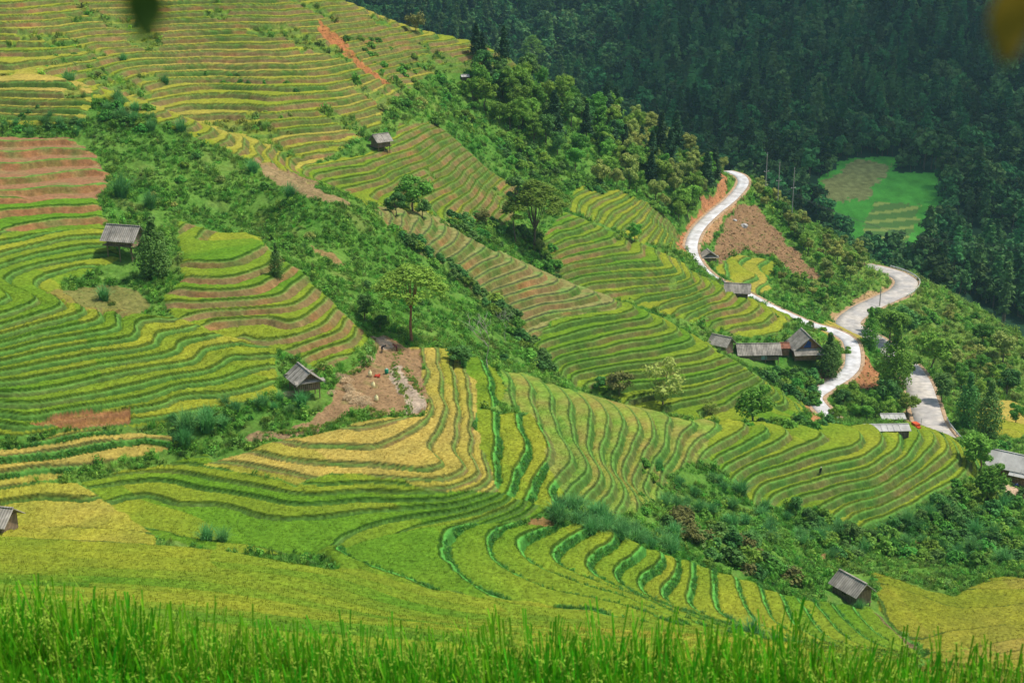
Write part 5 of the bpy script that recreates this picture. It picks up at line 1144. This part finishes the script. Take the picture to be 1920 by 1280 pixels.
# small vehicles
p = at(1716, 806); r = empty('motor_cart', p, .3); tag(r, 'small orange motor cart at the left verge of the wide road near the spur', 'cart')
b = MB(); b.box((0,0,.95), (1.1,1.5,.9), 0, .92); b.box((0,-.95,.7), (.9,.5,.5), 0, .8); b.build('body', mat('orange_paint', (.62,.10,.03), .45), r)
for s in (-1, 1):
    for y in (-.85, .5): b = MB(); b.tube([(s*.5, y, .3), (s*.66, y, .3)], .3, 12); b.build('wheel', M_BLACK, r)
b = MB(); b.tube([(.5,-.9,1.2),(.55,-.9,2.6)], .04); b.build('flag_staff', M_CPOLE, r)
def motorbike(p, rz, label):
    r = empty('motorbike', p, rz); tag(r, label, 'motorbike')
    for y in (-.62, .62):
        b = MB(); n = 14; P = [(0, y+.28*math.cos(2*math.pi*i/n), .3+.28*math.sin(2*math.pi*i/n)) for i in range(n+1)]; b.tube(P, .05, 6, False); b.tube([(0, y-.26, .3), (0, y+.26, .3)], .015, 4); b.tube([(0, y, .04), (0, y, .56)], .015, 4); b.build('wheel', M_BLACK, r)
    b = MB(); b.tube([(0,-.6,.35),(0,-.42,.85),(0,-.35,1.02)], .04); b.tube([(0,-.4,.7),(0,.1,.5),(0,.62,.32)], [.08,.14,.05]); b.tube([(0,-.3,.8),(0,.0,.62)], [.12,.1]); b.build('body', M_BLUE, r, True)
    b = MB(); b.box((0,.3,.78), (.24,.7,.12), 0, .8); b.build('seat', M_BLACK, r); b = MB(); b.tube([(-.33,-.3,1.02),(0,-.36,1.0),(.33,-.3,1.02)], .02); b.build('handlebar', M_CPOLE, r)
motorbike(at(1903, 916), .9, 'blue motorbike parked in front of the farmhouse door')
# boulders
def rock_mesh(seed):
    rg = np.random.default_rng(seed); bm = bmesh.new(); bmesh.ops.create_icosphere(bm, subdivisions=3, radius=.5)
    for v in bm.verts:
        q = np.array(v.co)*2.1+seed; v.co *= 1+.28*float(vnoise(np.array([q[0]+q[2]]), np.array([q[1]-q[2]*.7]), seed)[0]); v.co.z *= .7
    me = bpy.data.meshes.new('boulder'); bm.to_mesh(me); bm.free(); me.materials.append(mat('grey_rock', (.40,.38,.36), .9, .3, 2.0, .5)); return me
for k, (px, py, s_, lb) in enumerate([(1377, 415, 1.5, 'upper of two pale boulders on the brown landslide'), (1395, 425, 2.2, 'lower, larger of two pale boulders on the brown landslide'), (1223, 1038, .9, 'grey boulder at the head of a lower striped terrace'), (1418, 936, .8, 'pale boulder at the lower left of the long spur'), (1350, 982, .7, 'small pale rock amid the ravine shrubs')]):
    o = link('boulder', rock_mesh(k+1)); o.location = at(px, py); o.scale = (s_,)*3; tag(o, lb, 'boulder')

# ------------------------------------------------------------------ rice plants on the beds, tinted by the bed they stand in
M_RICE = mat('standing_rice', (0,0,0), .55, .22, 2.5, attr='tint', trans=.3)
M_RICEFG = mat('rice_leaves', (.11,.45,.014), .42, .3, 6.0, trans=.4, objvar=.22, hue=.03); M_EAR = mat('rice_ears', (.26,.42,.04), .6, .25, 9.0, trans=.2, objvar=.2)
def rice_tuft(seed, n=12):
    rg = np.random.default_rng(seed); v, f = blades(n, rg, (.28, .5), .026, .16, .9, 2); me = np_mesh('rice_tuft', v, f, False); me.materials.append(M_RICE); return me
colr = G['col'].reshape(-1, 3)
ii = pick(G['ist'] & vis & (Y > 62) & (Y < 205), 100000); P = pts_of(ii); n = len(P); P[:, 2] -= .18
tn = colr[ii]*(1.12+.35*RNG.normal(size=(n, 1))*.5)*np.array([1.1, 1.05, 1.0])
scatter('rice_crop', P, rand_rot(n, .25), (.55+.5*RNG.random(n)).astype(np.float32), RNG.integers(0, 3, n).astype(np.int32), [rice_tuft(31), rice_tuft(32), rice_tuft(33)], 'rice standing on the nearer terraces, green to golden', 'rice', tn)
# leaves of the tree over the photographer, hanging close to the lens
def twig(base, leaves_, col, label):
    r = empty('leafy_twig', base); tag(r, label, 'twig'); b = MB(); b.tube([(0,0,.14), (0,.01,.05), (0,0,0)], [.004,.003,.0015], 6); b.build('stem', M_BARK, r)
    for (dx, dz, L_, wd, an) in leaves_:
        b = MB(); v = []; n = 10
        for i in range(n+1):
            t = i/n; wv = wd*math.sin(math.pi*min(1, t*.94+.05))**.8; y = .006*math.sin(t*3)
            for s in (-1, 0, 1): v.append((dx+s*wv*math.cos(an)+math.sin(an)*t*L_, y+(abs(s)*.003), dz-t*L_*math.cos(an)+s*wv*math.sin(an)))
        f = [(i*3+k, i*3+k+1, i*3+k+4, i*3+k+3) for i in range(n) for k in (0, 1)]; b.add(v, f); b.build('leaf', col, r, True)
M_LF1 = mat('near_leaf', (.05,.10,.02), .5, .2, 30, trans=.4); M_LF2 = mat('turning_leaf', (.22,.16,.02), .5, .2, 30, trans=.5)
q = PD(245, -60, .50); q = (q[0], q[1], q[2])
def near(px, py, D): d = ray(px, py); return (d[0]/d[1]*D, D, d[2]/d[1]*D)
twig(near(250, -52, .5), [(0, 0, .024, .0075, .06), (.004, .01, .02, .005, -.5)], M_LF1, 'blurred dark leaf tip hanging into the top edge at the left')
twig(near(1935, -62, .5), [(0, 0, .034, .008, -.12), (-.003, .012, .022, .006, -.6)], M_LF2, 'blurred yellowish leaves hanging into the top right corner')
# the paddy right in front
def rice_plant(seed):
    rg = np.random.default_rng(seed); v, f = blades(26, rg, (.70, .99), .0105, .055, .5, 6, droop=.8); me1 = (v, f)
    b = MB()
    ev = []; 
    for k in range(2):
        a = rg.random()*6.28; L_ = .74+.16*rg.random(); P = []
        for i in range(9):
            t = i/8; o = .02+.20*t**2.2; z = L_*(min(1, t*1.35))-max(0, t-.74)*.75; P.append(np.array([math.cos(a)*o, math.sin(a)*o, z]))
        for i in range(5, 9):
            for j in range(7):
                c = P[i]+rg.normal(size=3)*np.array([.010,.010,.014]); d = rg.normal(size=3); d[2] -= 1; d /= np.linalg.norm(d); e = np.cross(d, [0,0,1.])+1e-3; e /= np.linalg.norm(e); ev.append([c, c+d*.010+e*.004, c+d*.021, c+d*.010-e*.004])
        for i in range(8):
            s_ = np.array([-math.sin(a), math.cos(a), 0])*.0022; ev.append([P[i]-s_, P[i]+s_, P[i+1]+s_, P[i+1]-s_])
    ev = np.array(ev).reshape(-1, 3); V = np.concatenate([v, ev]); F = np.concatenate([f, quads_of(ev)+len(v)]); me = np_mesh('rice_plant', V, F, False)
    me.materials.append(M_RICEFG); me.materials.append(M_EAR); mi = np.zeros(len(F), np.int32); mi[len(f):] = 1; me.polygons.foreach_set('material_index', mi); return me
q = []
rg = np.random.default_rng(77)
for gx in np.arange(-5.5, 5.5, .082):
    for gy in np.arange(3.5, 6.6, .082):
        x = gx+rg.normal()*.04; y = gy+rg.normal()*.04
        if y < 5.92-.11*x+.08*math.sin(x*1.6): q.append((x, y, -4.12))
q = np.array(q); n = len(q)
scatter('foreground_rice', q, rand_rot(n, .09), (.87+.2*rg.random(n)+.10*vnoise(q[:, 0]*.8, q[:, 1]*.8, 5)).astype(np.float32), rg.integers(0, 4, n).astype(np.int32), [rice_plant(s) for s in (41, 42, 43, 44)],
        'tall green rice with bending ears in the paddy at the bottom of the view', 'rice')
